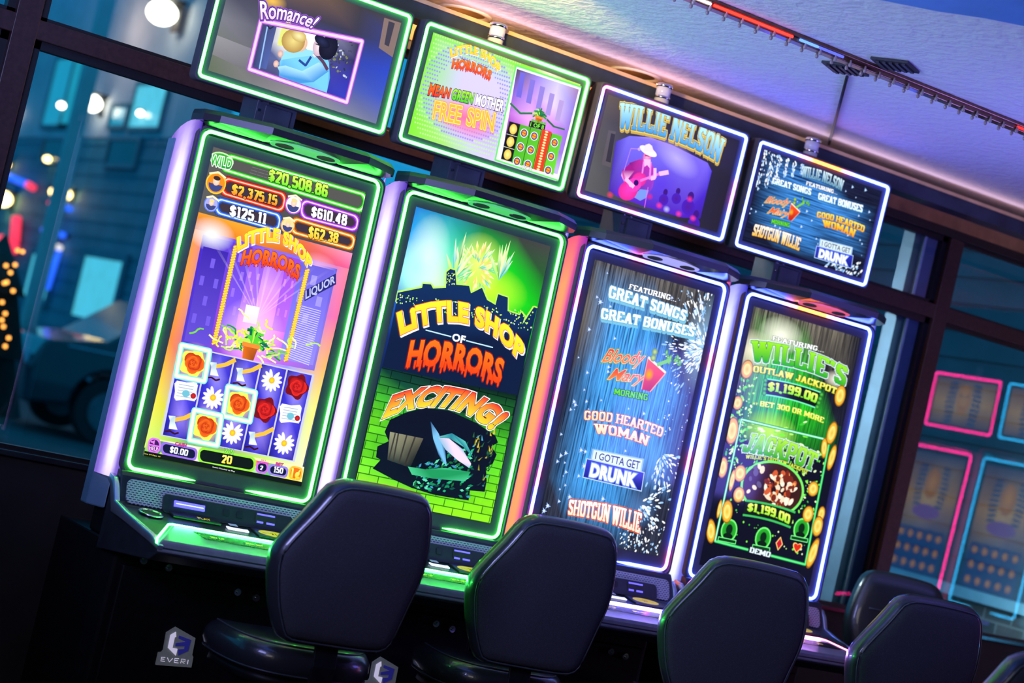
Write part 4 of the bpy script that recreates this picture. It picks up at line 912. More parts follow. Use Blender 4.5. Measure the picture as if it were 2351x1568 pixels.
def topper_free_spin(c):
    LV, GN = (214, 204, 250), (130, 232, 50)
    c.grid(TQ, [[GN, GN, GN, (160, 240, 60), (200, 250, 90)], [GN, LV, LV, (190, 235, 130), (235, 255, 160)], [(150, 230, 90), LV, LV, LV, (230, 250, 200)], [GN, (190, 200, 250), (190, 180, 250), LV, LV], [GN, (170, 230, 120), LV, LV, LV]])
    for i in range(40):
        for j in range(24):
            x, y = -33+i*1.05+(.52 if j % 2 else 0), 19-j*1.6
            d = math.hypot((x+14)/20, (y-2)/18)
            if .68 < d < 1.35 and x < 6: c.disc(x, y, .2+.25*(1-abs(d-1)), .2+.25*(1-abs(d-1)), (150, 150, 235) if d < 1.0 else (190, 240, 150), n=6)
    title_shop(c, [(-26.47,15.55), (-3.24,16.02), (-3.30,12.47), (-25.12,12.72)], 4.2, .55)
    c.text('OF', [(-16.45,14.40), (-14.21,14.52), (-14.28,13.28), (-16.43,13.19)], WHT, out=[(.05, (60, 60, 130))], off=.03)
    c.line([(-21.11,13.70), (-17.02,13.53)], .25, (90, 90, 150)); c.line([(-13.52,13.65), (-8.56,13.49)], .25, (90, 90, 150))
    title_horrors(c, [(-23.95,12.37), (-6.41,12.72), (-6.39,9.44), (-23.77,8.95)], 1.2)
    x, y = (-13.35,-7.57); c.glow(x, y, 15.5, 6.8, (255, 110, 60), 1.0, -.08); c.glow(x, y-.5, 17, 9, (240, 120, 220), .55, -.08)
    for t, q, cl in (('MEAN', [(-31.07,1.00), (-21.65,1.59), (-21.46,-2.26), (-30.80,-3.67)], ((255, 120, 20), (240, 50, 30))), ('GREEN', [(-21.04,1.86), (-11.34,2.74), (-11.14,-1.70), (-20.77,-2.43)], ((170, 240, 50), (70, 210, 40))), ('MOTHER', [(-10.83,2.88), (1.98,3.87), (2.38,-0.93), (-10.19,-1.61)], (WHT, (250, 235, 255)))):
        c.text(t, q, cl, out=[(.045, (40, 10, 60))], off=.045, shear=.12)
    for t, q in (('FREE', [(-27.04,-4.75), (-15.17,-3.52), (-14.46,-10.12), (-26.45,-11.29)]), ('SPIN', [(-12.57,-3.14), (-0.48,-2.12), (0.30,-8.98), (-11.93,-9.69)])):
        c.text(t, q, (255, 185, 70), out=[(.055, (255, 130, 50)), (.032, (255, 248, 130))], off=.012)
    I = [(3.15,17.93), (34.98,18.49), (34.78,-19.29), (4.23,-19.04)]
    c.glow(*(18.20,19.56), 14, 3, (255, 255, 220), .9, -.3)
    c.poly(I, (250, 250, 255)); c.line(I, .7, (110, 230, 110), 0, True)
    J = [(3.87,16.82), (33.30,17.28), (33.20,-17.06), (6.70,-17.04)]
    c.grid(J, [[(70, 60, 90), (150, 130, 230), (210, 200, 250), (160, 120, 170)], [(120, 90, 210), (200, 150, 240), (230, 210, 250), (140, 120, 220)], [(190, 110, 220), (240, 170, 245), (220, 130, 240), (150, 110, 220)], [(90, 30, 130), (190, 90, 200), (190, 100, 210), (150, 120, 220)], [(60, 30, 90), (90, 60, 120), (120, 90, 170), (200, 190, 240)]])
    for k in range(5): c.poly(sub(J, .06+.17*k, .02+.04*k, .14+.17*k, .3+.03*k), (110+18*k, 100+14*k, 220))
    potted_fern(c, *(18.69,1.53), 4.6, seed=14, n=50)
    c.line([(4.61,3.45), (10.08,0.99), (15.29,2.47)], .6, (20, 120, 60)); c.line([(22.24,2.06), (26.20,0.29), (31.32,0.53)], .6, (20, 110, 60))
    b = [(14.92,-0.50), (22.41,-0.05), (22.53,-2.42), (15.04,-2.85)]
    c.poly(b, (10, 20, 14)); c.text('1 OF 8', sub(b, .08, .2, .92, .85), (120, 240, 60), off=.02)
    c.text('FREE SPINS', [(15.65,0.28), (22.34,0.74), (22.44,-0.19), (15.75,-0.64)], (110, 230, 60), out=[(.05, (10, 50, 10))], off=.02)
    g = [(6.16,-3.21), (30.98,-2.22), (31.28,-17.81), (6.50,-18.28)]
    c.poly(g, [(70, 170, 30), (90, 200, 40), (110, 220, 50), (60, 170, 30)])
    c.poly(sub(g, 0, 0, .2, 1), (14, 14, 24))
    for k in range(1, 5): c.line([bil(g, .2*k, 0), bil(g, .2*k, 1)], .25, (20, 60, 20))
    for k in range(3): c.disc(*bil(g, .1, .17+.33*k), 1.7, 2.0, (255, 245, 150), (225, 190, 60)); c.line([bil(g, .0, .33*(k+1)), bil(g, .2, .33*(k+1))], .2, (230, 230, 200))
    for x, y in ((13.77,-5.82), (18.54,-5.69), (28.24,-5.63), (13.70,-11.32), (18.47,-11.20), (28.17,-11.19), (13.69,-17.04), (18.72,-16.87), (28.36,-16.67)):
        c.disc(x, y, 1.75, 1.75, (240, 245, 255)); c.disc(x, y, 1.45, 1.45, (50, 40, 150)); c.disc(x, y, 1.05, 1.05, (255, 200, 40), (230, 130, 20)); c.line([(x-1.3, y+.2), (x+1.2, y-.2)], .3, (200, 60, 30))
    rc = sub(g, .61, -.03, .79, 1.0)
    c.poly(rc, (225, 60, 30))
    for k in range(15): c.disc(*bil(rc, .5, .035+.067*k), .8, .42, (255, 245, 200), (250, 210, 120), n=8)
    c.text('DEMO', [(16.45,-17.82), (21.12,-17.70), (21.04,-18.97), (16.42,-19.06)], WHT, out=[(.06, (30, 40, 30))], off=.03)

def topper_concert(c):
    N = (44, 40, 58)
    c.grid(TQ, [[(96, 84, 78), (60, 54, 62), N, N, (34, 30, 48)], [(80, 76, 78), N, N, N, (34, 30, 50)], [(84, 82, 84), (60, 58, 80), N, (40, 36, 70), (34, 30, 46)], [(90, 90, 92), (60, 58, 74), (50, 40, 90), (40, 36, 70), (36, 30, 44)], [(90, 90, 92), (70, 68, 72), (60, 56, 66), (44, 40, 52), (36, 32, 44)]])
    P_ = [(-25.44,2.68), (-19.72,6.66), (-9.60,8.83), (1.36,8.78), (12.86,7.51), (21.02,6.60), (24.15,3.85), (24.11,-5.13), (24.20,-16.32), (15.22,-18.17), (-3.41,-18.52), (-18.62,-18.09), (-23.29,-16.71)]
    V = (96, 70, 235); c.glow(*(-0.33,-3.60), 24, 17, (80, 50, 220), .95, -.1)
    c.poly(P_, [(70, 50, 190), (120, 110, 245), (160, 140, 250), (150, 120, 250), (170, 150, 250), (120, 100, 240), (80, 60, 220), (70, 40, 200), (60, 30, 160), (80, 30, 190), (90, 40, 200), (90, 40, 200), (70, 40, 160)])
    c.glow(*(5.54,4.17), 13, 6, (205, 190, 255), .7, -.3); c.glow(*(0.92,-7.69), 9, 8, (90, 50, 230), .6)
    c.poly([(-30.19,6.13), (-26.59,6.48), (-24.92,-7.81), (-29.43,-7.73)], (90, 84, 92)); c.poly([(-28.61,5.27), (-26.54,5.41), (-25.47,-6.00), (-27.85,-6.00)], (50, 46, 60))
    # crowd
    for q, s in (((16.81,-8.83), 2.0), ((3.96,-10.42), 1.4), ((9.97,-8.40), 1.4), ((21.59,-15.20), 1.8)):
        c.disc(q[0], q[1], s*.8, s, (60, 20, 130)); c.disc(q[0], q[1]-s*2.2, s*1.7, s*1.6, (80, 24, 150), (70, 30, 190))
    for q, cl in (((2.48,-16.34), (250, 60, 150)), ((16.61,-10.00), (240, 50, 150)), ((12.96,-17.18), (250, 60, 160)), ((20.48,-17.05), (250, 60, 150)), ((-3.15,-14.05), (220, 40, 130)), ((-22.01,-18.32), (230, 60, 110)), ((6.49,-16.85), (190, 190, 255))): c.glow(q[0], q[1], 1.9, 1.5, cl, 1.0)
    # a guitarist in a pale hat, pink stage light
    PK, PD, PL = (250, 60, 190), (160, 20, 140), (255, 190, 245)
    c.poly([(-16.60,-3.60), (-12.06,-0.84), (-6.75,-0.49), (-3.62,-3.60), (-2.76,-9.98), (-4.53,-14.85), (-12.55,-16.94), (-16.26,-11.80), (-16.61,-7.09)], [(120, 20, 130), (190, 40, 160), (220, 60, 190), (180, 50, 190), (160, 60, 200), (90, 60, 200), (70, 60, 190), (130, 20, 130), (120, 20, 130)])
    c.poly([(-11.18,-16.15), (-8.54,-12.39), (-4.40,-11.73), (-4.53,-14.85), (-7.18,-16.86)], (120, 150, 240))
    c.poly([(-16.48,-4.00), (-13.26,-5.76), (-15.63,-10.32), (-14.15,-11.68), (-16.01,-12.61), (-19.09,-9.50), (-19.21,-7.36)], [PD, PD, PL, PL, PK, PL, PD])
    x, y = (-10.91,-10.82)
    for q, rx, ry in (((-14.10,-14.50), 4.7, 3.9), ((-10.16,-8.87), 3.6, 2.9)): c.disc(q[0], q[1], rx, ry, PK, (225, 40, 150), rot=.45, n=26)
    c.disc(*(-12.03,-11.56), 3.6, 2.8, PK, rot=.45); c.disc(*(-11.18,-10.45), 1.2, 1.2, (50, 10, 110))
    c.line([(-9.53,-9.14), (-1.28,-4.08)], .75, (235, 120, 220)); c.poly([(-1.79,-3.33), (2.57,-1.41), (3.45,-3.03), (-0.78,-4.83)], PL)
    c.line([(-16.75,-10.18), (-11.79,-12.37)], 1.2, PL); c.disc(*(-13.28,-11.88), 1.2, .9, PL)
    c.line([(-3.99,-2.38), (-2.87,-6.05), (-4.76,-6.99)], 1.2, PL)
    for k in range(2): c.line([(-10.13,-0.97), (-9.40,-6.03)] if k == 0 else [(-6.75,-0.49), (-5.14,-7.53)], .7, (240, 130, 230))
    c.disc(*(-9.06,0.86), 2.0, 2.8, (250, 170, 220), (220, 90, 180)); c.poly([(-10.32,-0.36), (-7.00,0.32), (-6.51,-3.06), (-8.13,-2.18), (-9.14,-3.33)], PL)
    c.line([(-10.25,1.19), (-7.93,1.60)], .5, (170, 40, 120))
    c.disc(*(-9.19,3.24), 4.6, 1.6, (255, 235, 255), rot=-.15); c.poly([(-11.59,2.58), (-11.23,5.30), (-9.63,6.27), (-8.01,5.76), (-6.36,3.57)], (255, 225, 250))
    c.line([(-18.35,-7.56), (-17.66,2.00), (-13.73,2.87)], .3, (180, 130, 250)); c.line([(-5.02,-10.58), (-4.36,-18.98)], .3, (230, 110, 230)); c.disc(*(-13.71,2.78), .8, .6, (200, 160, 250))
    c.text('WILLIE NELSON', [(-27.45,18.08), (26.85,17.99), (26.30,8.25), (-25.94,8.18)], ((190, 245, 255), (50, 150, 220)), 's', [(.06, (240, 215, 110)), (.025, (110, 80, 40))], bow=2.6, shadow=(.35, -.9, (200, 165, 70)), wv=.23)

def topper_songs(c):
    q = [(-34.54,19.98), (33.89,20.45), (34.93,-19.08), (-33.91,-19.06)]
    c.poly(TQ, (10, 12, 24)); wood_back(c, q, (58, 130, 205), (20, 26, 46), 3)
    c.sparks(150, burst(*(-35.47,24.75), 2, 20, -2.0, -.5), (.2, .9), BLUES[:3], 101, stretch=2.2)
    sq = [(-34.07,19.43), (-9.83,19.36), (-8.90,8.95), (-34.22,2.28)]
    for k in range(6): c.sparks(34, inquad(sub(sq, .17*k, 0, .17*k+.07, (1, .95, .8, .6, .55, .4)[k])), (.25, .8), BLUES[:3], 110+k, ang=1.75, stretch=2.4)
    c.sparks(60, inquad([(14.49,-17.83), (33.61,-12.73), (34.46,-19.19), (12.18,-20.27)]), (.3, 1.0), BLUES[:3], 120, ang=1.0, stretch=2.0)
    r = random.Random(121)
    for k in range(40): c.star(*bil(q, r.random(), r.random()), r.uniform(.35, 1.1), (110, 180, 250))
    c.text('WILLIE NELSON', [(-12.44,18.43), (11.92,18.43), (11.80,13.83), (-11.56,13.80)], ((215, 240, 250), (90, 150, 180)), 's', [(.03, (30, 40, 50))], bow=1.0, wv=.23)
    c.text('FEATURING...', [(-8.35,12.90), (9.96,13.35), (10.01,11.67), (-8.19,11.27)], WHT, 's', [(.05, (20, 50, 90))], wv=.22)
    for t, k in (('GREAT SONGS', [(-26.55,9.71), (-4.64,10.44), (-4.26,7.75), (-26.04,7.19)]), ('GREAT BONUSES', [(-0.36,9.89), (25.68,11.03), (25.95,7.88), (0.11,7.12)])): c.text(t, k, (WHT, (225, 250, 255)), 's', [(.05, (60, 130, 190))], shadow=(.15, -.35, (40, 110, 160)), wv=.26)
    bloody(c, [(-26.86,1.38), (-14.08,3.42), (-14.59,-0.63), (-27.97,-2.57)], [(-23.87,-2.43), (-12.55,-1.36), (-13.22,-4.90), (-25.26,-6.46)], [(-21.78,-7.13), (-11.61,-6.39), (-11.50,-8.21), (-21.57,-8.91)], [(-13.57,1.80), (-7.81,-0.51), (-11.24,-5.46), (-13.38,-4.99)], [(-12.11,3.85), (-12.09,2.28)], (-6.69,3.96), .55)
    c.text('GOOD HEARTED', [(1.25,2.05), (29.51,2.66), (29.49,-0.19), (1.74,-0.39)], ((255, 235, 90), (250, 170, 30)), 's', [(.04, (110, 50, 10))], bow=.8, wv=.25)
    c.text('WOMAN', [(5.33,-0.64), (25.03,-0.13), (24.63,-3.54), (6.58,-3.37)], ((255, 225, 70), (245, 140, 20)), 's', [(.04, (110, 50, 10))], bow=.5, wv=.25)
    c.text('SHOTGUN WILLIE', [(-29.88,-11.43), (-3.68,-11.07), (-3.40,-16.49), (-30.21,-16.31)], ((255, 255, 245), (250, 190, 40)), 's', [(.04, (120, 60, 10))], wv=.24, bow=.5)
    sign(c, [(6.27,-8.69), (25.51,-7.78), (25.93,-11.37), (6.70,-11.95)], [(5.62,-12.22), (26.69,-11.37), (27.30,-16.72), (5.91,-17.10)])

def screen_temple(c, hi=(362, 261, 58)):
    """plain sandy game picture with striped columns and blue reels"""
    c.grid(FULL, [[(130, 116, 174)]*3, [(290, 217, 116), (348, 290, 174), (290, 217, 116)], [(58, 87, 174), (87, 130, 246), (58, 87, 174)], [(29, 43, 130)]*3])
    for k in range(9):
        for s in (-1, 1): c.line([(s*9, 98-4*k), (s*(19-.5*abs(k-4)), 97-4*k)], 1.8, (29, 101, 217))
    c.disc(0, 84, 8, 13, hi, (290, 188, 58)); c.disc(0, 60, 16, 6, (217, 130, 275))
    for i in range(5):
        for j in range(3): c.poly(sub([(-27, 46), (27, 46), (27, 10), (-27, 10)], i/5+.01, j/3+.01, (i+1)/5-.01, (j+1)/3-.01), (29, 72, 217)); c.disc(-21.6+10.8*i, 40-12*j, 3.2, 3.4, (362, 290, 101), (275, 130, 58))
def topper_temple(c):
    c.grid(TQ, [[(203, 159, 159)]*3, [(319, 261, 188), (362, 311, 217), (319, 261, 188)], [(174, 145, 174)]*3])
    for k in range(9):
        for s in (-1, 1): c.line([(s*9, 16-4*k), (s*(20-.6*abs(k-4)), 15-4*k)], 1.9, (29, 116, 232))
    c.disc(0, 3, 7.5, 12.5, (362, 290, 174), (319, 217, 101))
    for s in (-1, 1): c.disc(s*3, 6, 1.6, .8, (87, 87, 130))
    c.line([(0, 5), (0, 0)], .9, (275, 188, 101)); c.line([(-2.4, -4), (2.4, -4)], .8, (261, 130, 87))
# ------------------------------------------------------------------ slot machines
PITCH, TILT = .8228, .0295
GREEN = (.92, 17.0, 1.1); BLUEW = (1.5, 2.5, 22.0); PINK = (9.0, 1.0, 4.6); REDOR = (13.0, 2.3, .32); MAG = (26.0, .3, 7); SKY = (.5, 8.0, 16.0)
def mixc(a, b, t): return tuple(a[i]*(1-t)+b[i]*t for i in range(3))
def led_green(x, y): return GREEN
def led_blue_pink(x, y):
    """blue-white light with pink stretches, by position along the frame (metres)"""
    for px_, py_ in SPOTS:
        d = math.hypot(x-px_, y-py_)
        if d < .055: return mixc(PINK, BLUEW, (d/.055)**2)
    return BLUEW
SPOTS = [(-.10, 1.133), (.12, 1.133), (-.349, .92), (.349, .82), (-.349, .52), (.349, .40), (.34, .0), (-.349, .05), (-.372, .05), (.372, -.02), (-.12, .222), (.08, .222), (.2, -.222), (-.1, -.222), (-.37, -.2), (-.36, .22), (.34, -.05)]
def led_blue_red(x, y):
    top = y > 1.1 or .2 < y < .3
    if top and -.16 < x < .16:
        return mixc(REDOR, BLUEW, max(0, (abs(x)-.09)/.07)**1.5)
    return BLUEW
def densify(pts, step):
    out = []
    for a, b in zip(pts[:-1], pts[1:]):
        n = max(1, int(math.dist(a, b)/step))
        out += [tuple(a[i]+(b[i]-a[i])*k/n for i in range(len(a))) for k in range(n)]
    return out+[pts[-1]]
def led_frame(name, parent, x0, x1, y0, y1, r, colf, gap=None, rad=.0062, loc=(0,0,0), rot=(0,0,0)):
    loop = rrect(x0, x1, y0, y1, r)
    if gap:
        # start at the right lip of the gap, run round, end at the left lip with tapered ends
        k = next(i for i, p_ in enumerate(loop) if p_[0] > x1-r-1e-6 and p_[1] < y0+1e-3)
        pts = [(gap[1], y0)]+loop[k:]+loop[:k]+[(gap[0], y0)]
        pts = densify(pts, .03)
        rr = []
        for p_ in pts:
            e = min(abs(p_[0]-gap[0]), abs(p_[0]-gap[1])) if p_[1] < y0+.002 else 1
            rr.append(rad*min(1, .25+e/.07))
        MB().tube([(p_[0], p_[1], .003) for p_ in pts], rr, 8, cols=[(*colf(*p_), 1) for p_ in pts]).build(name, LED, parent, loc, rot)
    else:
        pts = densify(loop+[loop[0]], .03)[:-1]
        MB().tube([(p_[0], p_[1], .003) for p_ in pts], rad, 8, closed=True, cols=[(*colf(*p_), 1) for p_ in pts]).build(name, LED, parent, loc, rot)

def light_bar(parent, s, edge, midc, core, inner, z0=.905, z1=2.165):
    """tall side lamp of the cabinet: a curved diffuser from the bezel edge back to the side cover"""
    U = [0, .12, .3, .5, .64, .8, 1.0]
    mb = MB(); rows = []; cols = []
    zs = [0, .03, .08, .16, .3, .5, .7, .85, .92, .96, .985, 1.0]
    for t in zs:
        for u in U:
            a = u                        # 0 outer, 1 inner
            x = s*(.4095-.0435*a**1.6); y = .135-.142*a
            top = z1-.075*(1-a)**2.2
            z = z0+(top-z0)*t
            y += TILT*(z-1.0)*.9
            fade = max(0, min(1, (1-t)/.16))*min(1, .45+t/.12)
            c = {0: edge, .12: edge, .3: midc, .5: mixc(midc, core, fade), .64: mixc(midc, core, fade), .8: mixc(midc, inner, .5), 1.0: inner}[u]
            rows.append((x, y, z)); cols.append((*c, 1))
    K = len(U)
    mb.add(rows, [(r*K+k, (r+1)*K+k, (r+1)*K+k+1, r*K+k+1) for r in range(len(zs)-1) for k in range(K-1)], 0, True, cols)
    return mb.build('light_bar', LED_BAR, parent)
LED_BAR = vc_mat('lamp_diffuser', 1.0, .35, .3)

def slot_machine(loc, rz, label, colf, bar_cols, screen_fn, topper_fn, deckled, glowmat, group='slot machines in the window bank', full=True):
    root = empty('slot_machine', loc, rz)
    tag(root, label, 'slot machine', group)
    DR = (PI/2-TILT, 0, 0); D0 = (0, 0, 1.0)
    # ---- lower cabinet
    MB().prism([(-.355,.03),(-.325,-.03),(.325,-.03),(.355,.03),(.355,.50),(-.355,.50)], 0, .70, 'z').build('cabinet_base', M['black'], root, bevel=.008)
    if full:
        d = MB().box(-.30, .30, -.052, -.028, .06, .63).build('belly_door', M['black'], root, bevel=.006)
        for lx, lz in ((-.235, .655), (.135, .60), (-.14, .645), (.21, .59)):
            k = MB().cyl((lx, -.064, lz), .013, .02, 14, 'y').cyl((lx, -.072, lz), .006, .01, 8, 'y').build('lock', M['chrome'], root)
        b = MB()
        P1 = [(-0.1010,0.3100), (-0.1020,0.3530), (-0.0900,0.3560), (-0.0860,0.3640), (-0.0900,0.4240), (-0.0610,0.4480), (0.0190,0.4200), (0.0220,0.3610), (0.0280,0.3540), (0.0300,0.3170)]
        b.prism(P1, -.062, -.052, 'y', 0)
        b.prism([(-0.0590,0.4320), (-0.0760,0.4190), (-0.0740,0.3740), (-0.0390,0.3510), (-0.0390,0.3750), (-0.0580,0.3760), (-0.0590,0.4130), (-0.0540,0.4150)], -.066, -.061, 'y', 1)
        b.prism([(-0.0300,0.3530), (0.0020,0.3730), (0.0030,0.4120), (-0.0440,0.4210), (-0.0440,0.4110), (-0.0140,0.4030), (-0.0500,0.3930), (-0.0490,0.3830), (-0.0140,0.3880), (-0.0140,0.3770), (-0.0360,0.3730)], -.066, -.061, 'y', 2)
        for pts in ([(-0.0750,0.3400), (-0.0890,0.3390), (-0.0880,0.3260), (-0.0730,0.3260)], [(-0.0880,0.3330), (-0.0770,0.3330)], [(-0.0670,0.3400), (-0.0560,0.3260), (-0.0470,0.3400)], [(-0.0240,0.3420), (-0.0390,0.3410), (-0.0380,0.3270), (-0.0220,0.3270)], [(-0.0380,0.3340), (-0.0260,0.3350)], [(-0.0140,0.3270), (-0.0140,0.3420), (-0.0000,0.3420), (0.0010,0.3360), (-0.0140,0.3350), (-0.0000,0.3280)], [(0.0110,0.3420), (0.0120,0.3270)]):
            b.tube([(p_[0], -.063, p_[1]) for p_ in pts], .0013, 6, 1)
        b.build('maker_badge', [M['badge'], M['badgewhite'], M['badgeblue']], root)
    # ---- upper body and side covers
    MB().box(-.355, .355, .035, .20, .70, 2.16).box(-.2, .2, .2, .45, .70, 2.16).build('cabinet_body', M['black'], root, bevel=.01)
    for s in (-1, 1):
        MB().prism([(s*.4095,.137),(s*.4105,.195),(s*.36,.21),(s*.36,.08)], .79, 2.09, 'z').build('side_cover', M['sidegrey'], root, bevel=.006)
        light_bar(root, s, *bar_cols)
    # ---- display
    bz = MB(); lp = rrect(-.376, .376, -.074, 1.148, .035)
    bz.loft([[(x, y, -.05) for x, y in lp], [(x, y, .004) for x, y in lp], [(x*.992, .537+(y-.537)*.995, .007) for x, y in lp], [(x*.978, .537+(y-.537)*.987, .007) for x, y in lp], [(x*.972, .537+(y-.537)*.983, -.002) for x, y in lp]], 0, False)
    bz.build('display_bezel', M['bezel'], root, D0, DR)
    led_frame('led_frame', root, -.349, .349, -.0512, 1.1328, .028, colf, (-.095, .10), .0062, D0, DR)
    cv = Canvas(); screen_fn(cv); cv.build('screen', root, D0, DR, (AX0, AX1, 0, AY1))
    # ---- brow over the display with its speakers
    br = MB()
    out = [(-.382,.10),(-.380,.0),(-.34,-.055),(-.19,-.165),(.19,-.165),(.34,-.055),(.380,.0),(.382,.10)]
    fas = [(x*.985, y+.018 if y < .05 else y) for x, y in out]
    br.loft([[(x, y, 2.160) for x, y in out], [(x, y-.003 if y < .05 else y, 2.184) for x, y in out], [(x*.985, y*.93+.012, 2.200) for x, y in out]], 0, False, cap0=False)
    br.build('brow', M['brow'], root)
    bu = MB()      # underside facets, falling back to the top of the bezel
    zb, yb = 2.1485, .012
    bu.add([(-.382,.02,2.158),(-.34,-.055,2.160),(-.19,-.165,2.160),(.19,-.165,2.160),(.34,-.055,2.160),(.382,.02,2.158),(.35,yb+.01,zb),(.15,yb-.022,zb-.002),(-.15,yb-.022,zb-.002),(-.35,yb+.01,zb),(0,-.10,2.170)],
           [(0,1,9),(1,2,8,9),(2,10,8),(2,3,10),(3,7,10),(10,7,8),(3,4,6,7),(4,5,6)])
    bu.build('brow_underside', M['underside'], root)
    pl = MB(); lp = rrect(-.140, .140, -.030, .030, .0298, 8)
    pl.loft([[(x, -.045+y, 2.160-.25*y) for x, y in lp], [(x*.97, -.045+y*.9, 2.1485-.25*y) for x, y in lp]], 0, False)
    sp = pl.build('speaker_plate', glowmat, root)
    for sx in (-.082, .082):
        MB().loft([[(sx+.036*math.cos(2*PI*k/20), -.045+.019*math.sin(2*PI*k/20), zz-.25*.019*math.sin(2*PI*k/20)) for k in range(20)] for zz in (2.150, 2.1470)], 0, False).build('speaker', M['dark'], sp)
    # ---- deck
    dk = MB()
    prof = [(.04,.945),(-.018,.940),(-.030,.925),(-.066,.838),(-.085,.830),(-.24,.806),(-.40,.768),(-.415,.752),(-.41,.730),(-.36,.700),(.04,.66)]
    def wid(y, z): return .374 if y > -.10 else .374-.03*(min(-y, .4)-.10)/.30
    dk.loft([[(-wid(y, z), y, z) for y, z in prof], [(wid(y, z), y, z) for y, z in prof]], 0, False)
    dk.build('deck', M['dark'], root, bevel=.004)
    for s in (-1, 1):
        tr = MB()
        pth = [(s*.384,.03,.912),(s*.386,-.012,.902),(s*.386,-.040,.87),(s*.383,-.066,.825),(s*.372,-.15,.808),(s*.352,-.36,.774),(s*.34,-.418,.752)]
        wd = [(.012,.010),(.018,.012),(.016,.016),(.015,.016),(.014,.012),(.012,.010),(.005,.006)]
        lo = []
        for (x, y, z), (a, b) in zip(pth, wd): lo.append([(x-.010, y-a*.6, z+b), (x+.010, y-a*.6, z+b), (x+.010, y+a*.4, z-b*1.6), (x-.010, y+a*.4, z-b*1.6)])
        tr.loft(lo, 0, True); tr.build('deck_trim', M['silver'], root, bevel=.003)
    g = MB().prism([(x, z) for x, z in rrect(-.352, .352, .836, .922, .022)], 0, .006, 'y').build('speaker_grille', M['mesh'], root)
    g.data.transform(Matrix.Translation((0, 0, -.88))); g.location = (0, -.0565, .879); g.rotation_euler = (-.39, 0, 0)
    ip = MB().prism(rrect(-.225, .275, .0, .066, .016), 0, .008, 'y').build('control_plate', M['dark'], root, (0, -.094, .832), (-.40, 0, 0), bevel=.002)
    bsl = MB().box(-.185, -.072, -.008, .004, .026, .046).build('bill_slot', M['bluelight'], ip)
    MB().box(-.18, -.078, -.0095, -.006, .034, .037).build('slot_lip', M['whitelight'], ip)
    for x in (.0, .052): MB().prism(rrect(x, x+.024, .026, .050, .005), -.004, .002, 'y').build('button', M['gloss'], ip, bevel=.001)
    MB().box(.125, .205, -.003, .004, .022, .056).build('ticket_slot', M['ink'], ip)
    MB().box(.130, .20, -.004, .0, .050, .056).box(.130, .155, -.004, .0, .022, .028).box(.168, .20, -.004, .0, .022, .028).build('ticket_light', M['bluelight'], ip)
    # top of the deck (built level, then laid on the slope)
    before = set(bpy.data.objects)
    ring = MB().lathe((-.285, -.145, .8015), [(.042,0),(.044,.004),(.040,.006),(.036,.005),(.034,.001)], 28).build('cup_ring', M['chrome'], root)
    MB().cyl((-.285, -.145, .8020), .034, .002, 24).build('ring_well', M['ink'], ring)
    pd = MB().box(-.20, -.02, -.135, -.085, .800, .809).build('play_display', M['gloss'], root, bevel=.002)
    tx = MB(); v, f = bfont('PLAY', .02)
    tx.add([(-.105+.052*a/2.4, -.128+.030*b, .8095) for a, b in v], f); tx.build('play_text', M['yellow'], pd)
    tk = MB().prism([(-.005,-.165),(.075,-.165),(.078,-.140),(.060,-.145),(.012,-.145),(-.004,-.138)], .8005, .806, 'z').build('card_slot', M['whitelight'], root, bevel=.002)
    MB().box(.018, .048, -.122, -.104, .8045, .8065).build('card_label', M['white'], root)
    sp2 = MB().box(.105, .262, -.185, -.100, .7985, .8055).build('sticker_plate', M['dark'], root, bevel=.003)
    e = MB(); e.loft([[(.182+.062*math.cos(2*PI*k/32), -.142+.032*math.sin(2*PI*k/32), z) for k in range(32)] for z in (.8055, .8062)], 0, False)
    st = e.build('age_sticker', M['yellow'], sp2)
    tx = MB(); v, f = bfont('21', .03); tx.add([(.166+.026*a, -.153+.026*b, .8066) for a, b in v], f)
    v, f = bfont('Must be', .0); tx.add([(.134+.0092*a, -.147+.009*b, .8066) for a, b in v], f)
    v, f = bfont('to play', .0); tx.add([(.198+.0092*a, -.147+.009*b, .8066) for a, b in v], f)
    tx.build('sticker_text', M['ink'], sp2)
    SL = Matrix(((1,0,0,0),(0,1,0,0),(0,.155,1,.155*.24+.0075),(0,0,0,1)))
    for o_ in set(bpy.data.objects)-before: o_.data.transform(SL)
    # padded front and its light line
    bo = MB()
    A = [(-.352,-.405),(-.250,-.232),(.250,-.232),(.352,-.405)]
    bo.loft([[(-.350,-.415,.735),(-.245,-.225,.780),(.245,-.225,.780),(.350,-.415,.735)], [(-.350,-.412,.770),(-.245,-.240,.806),(.245,-.240,.806),(.350,-.412,.770)], [(-.335,-.405,.776),(-.238,-.255,.809),(.238,-.255,.809),(.335,-.405,.776)]], 0, False)
    bo.build('bolster', M['deckgrey'], root, bevel=.006)
    kp = MB(); kp.add([(-.185,-.285,.8045),(.215,-.285,.8045),(.25,-.335,.7925),(-.155,-.335,.7925)], [(0,1,2,3)]); kp.add([(-.185,-.285,.8065),(.215,-.285,.8065),(.25,-.335,.7945),(-.155,-.335,.7945)], [(3,2,1,0)])
    kb = kp.build('button_strip', M['gloss'], root)
    if full:
        for s_, x_, ww in (('BET UP', -.13, .016), ('MAX BET', 0.0, .016), ('SPIN', .13, .016)):
            v, f = bfont(s_, .02); tx = MB(); tx.add([(x_+ww*a, -.318+.014*b, .7997+.014*b*.24) for a, b in v], f)
            tx.build('button_text', M['yellow'], kb)
    pth = densify([(-.354,-.412,.764),(-.352,-.400,.776),(-.252,-.232,.808),(-.235,-.224,.8095),(.235,-.224,.8095),(.252,-.232,.808),(.352,-.400,.776),(.354,-.412,.764)], .04)
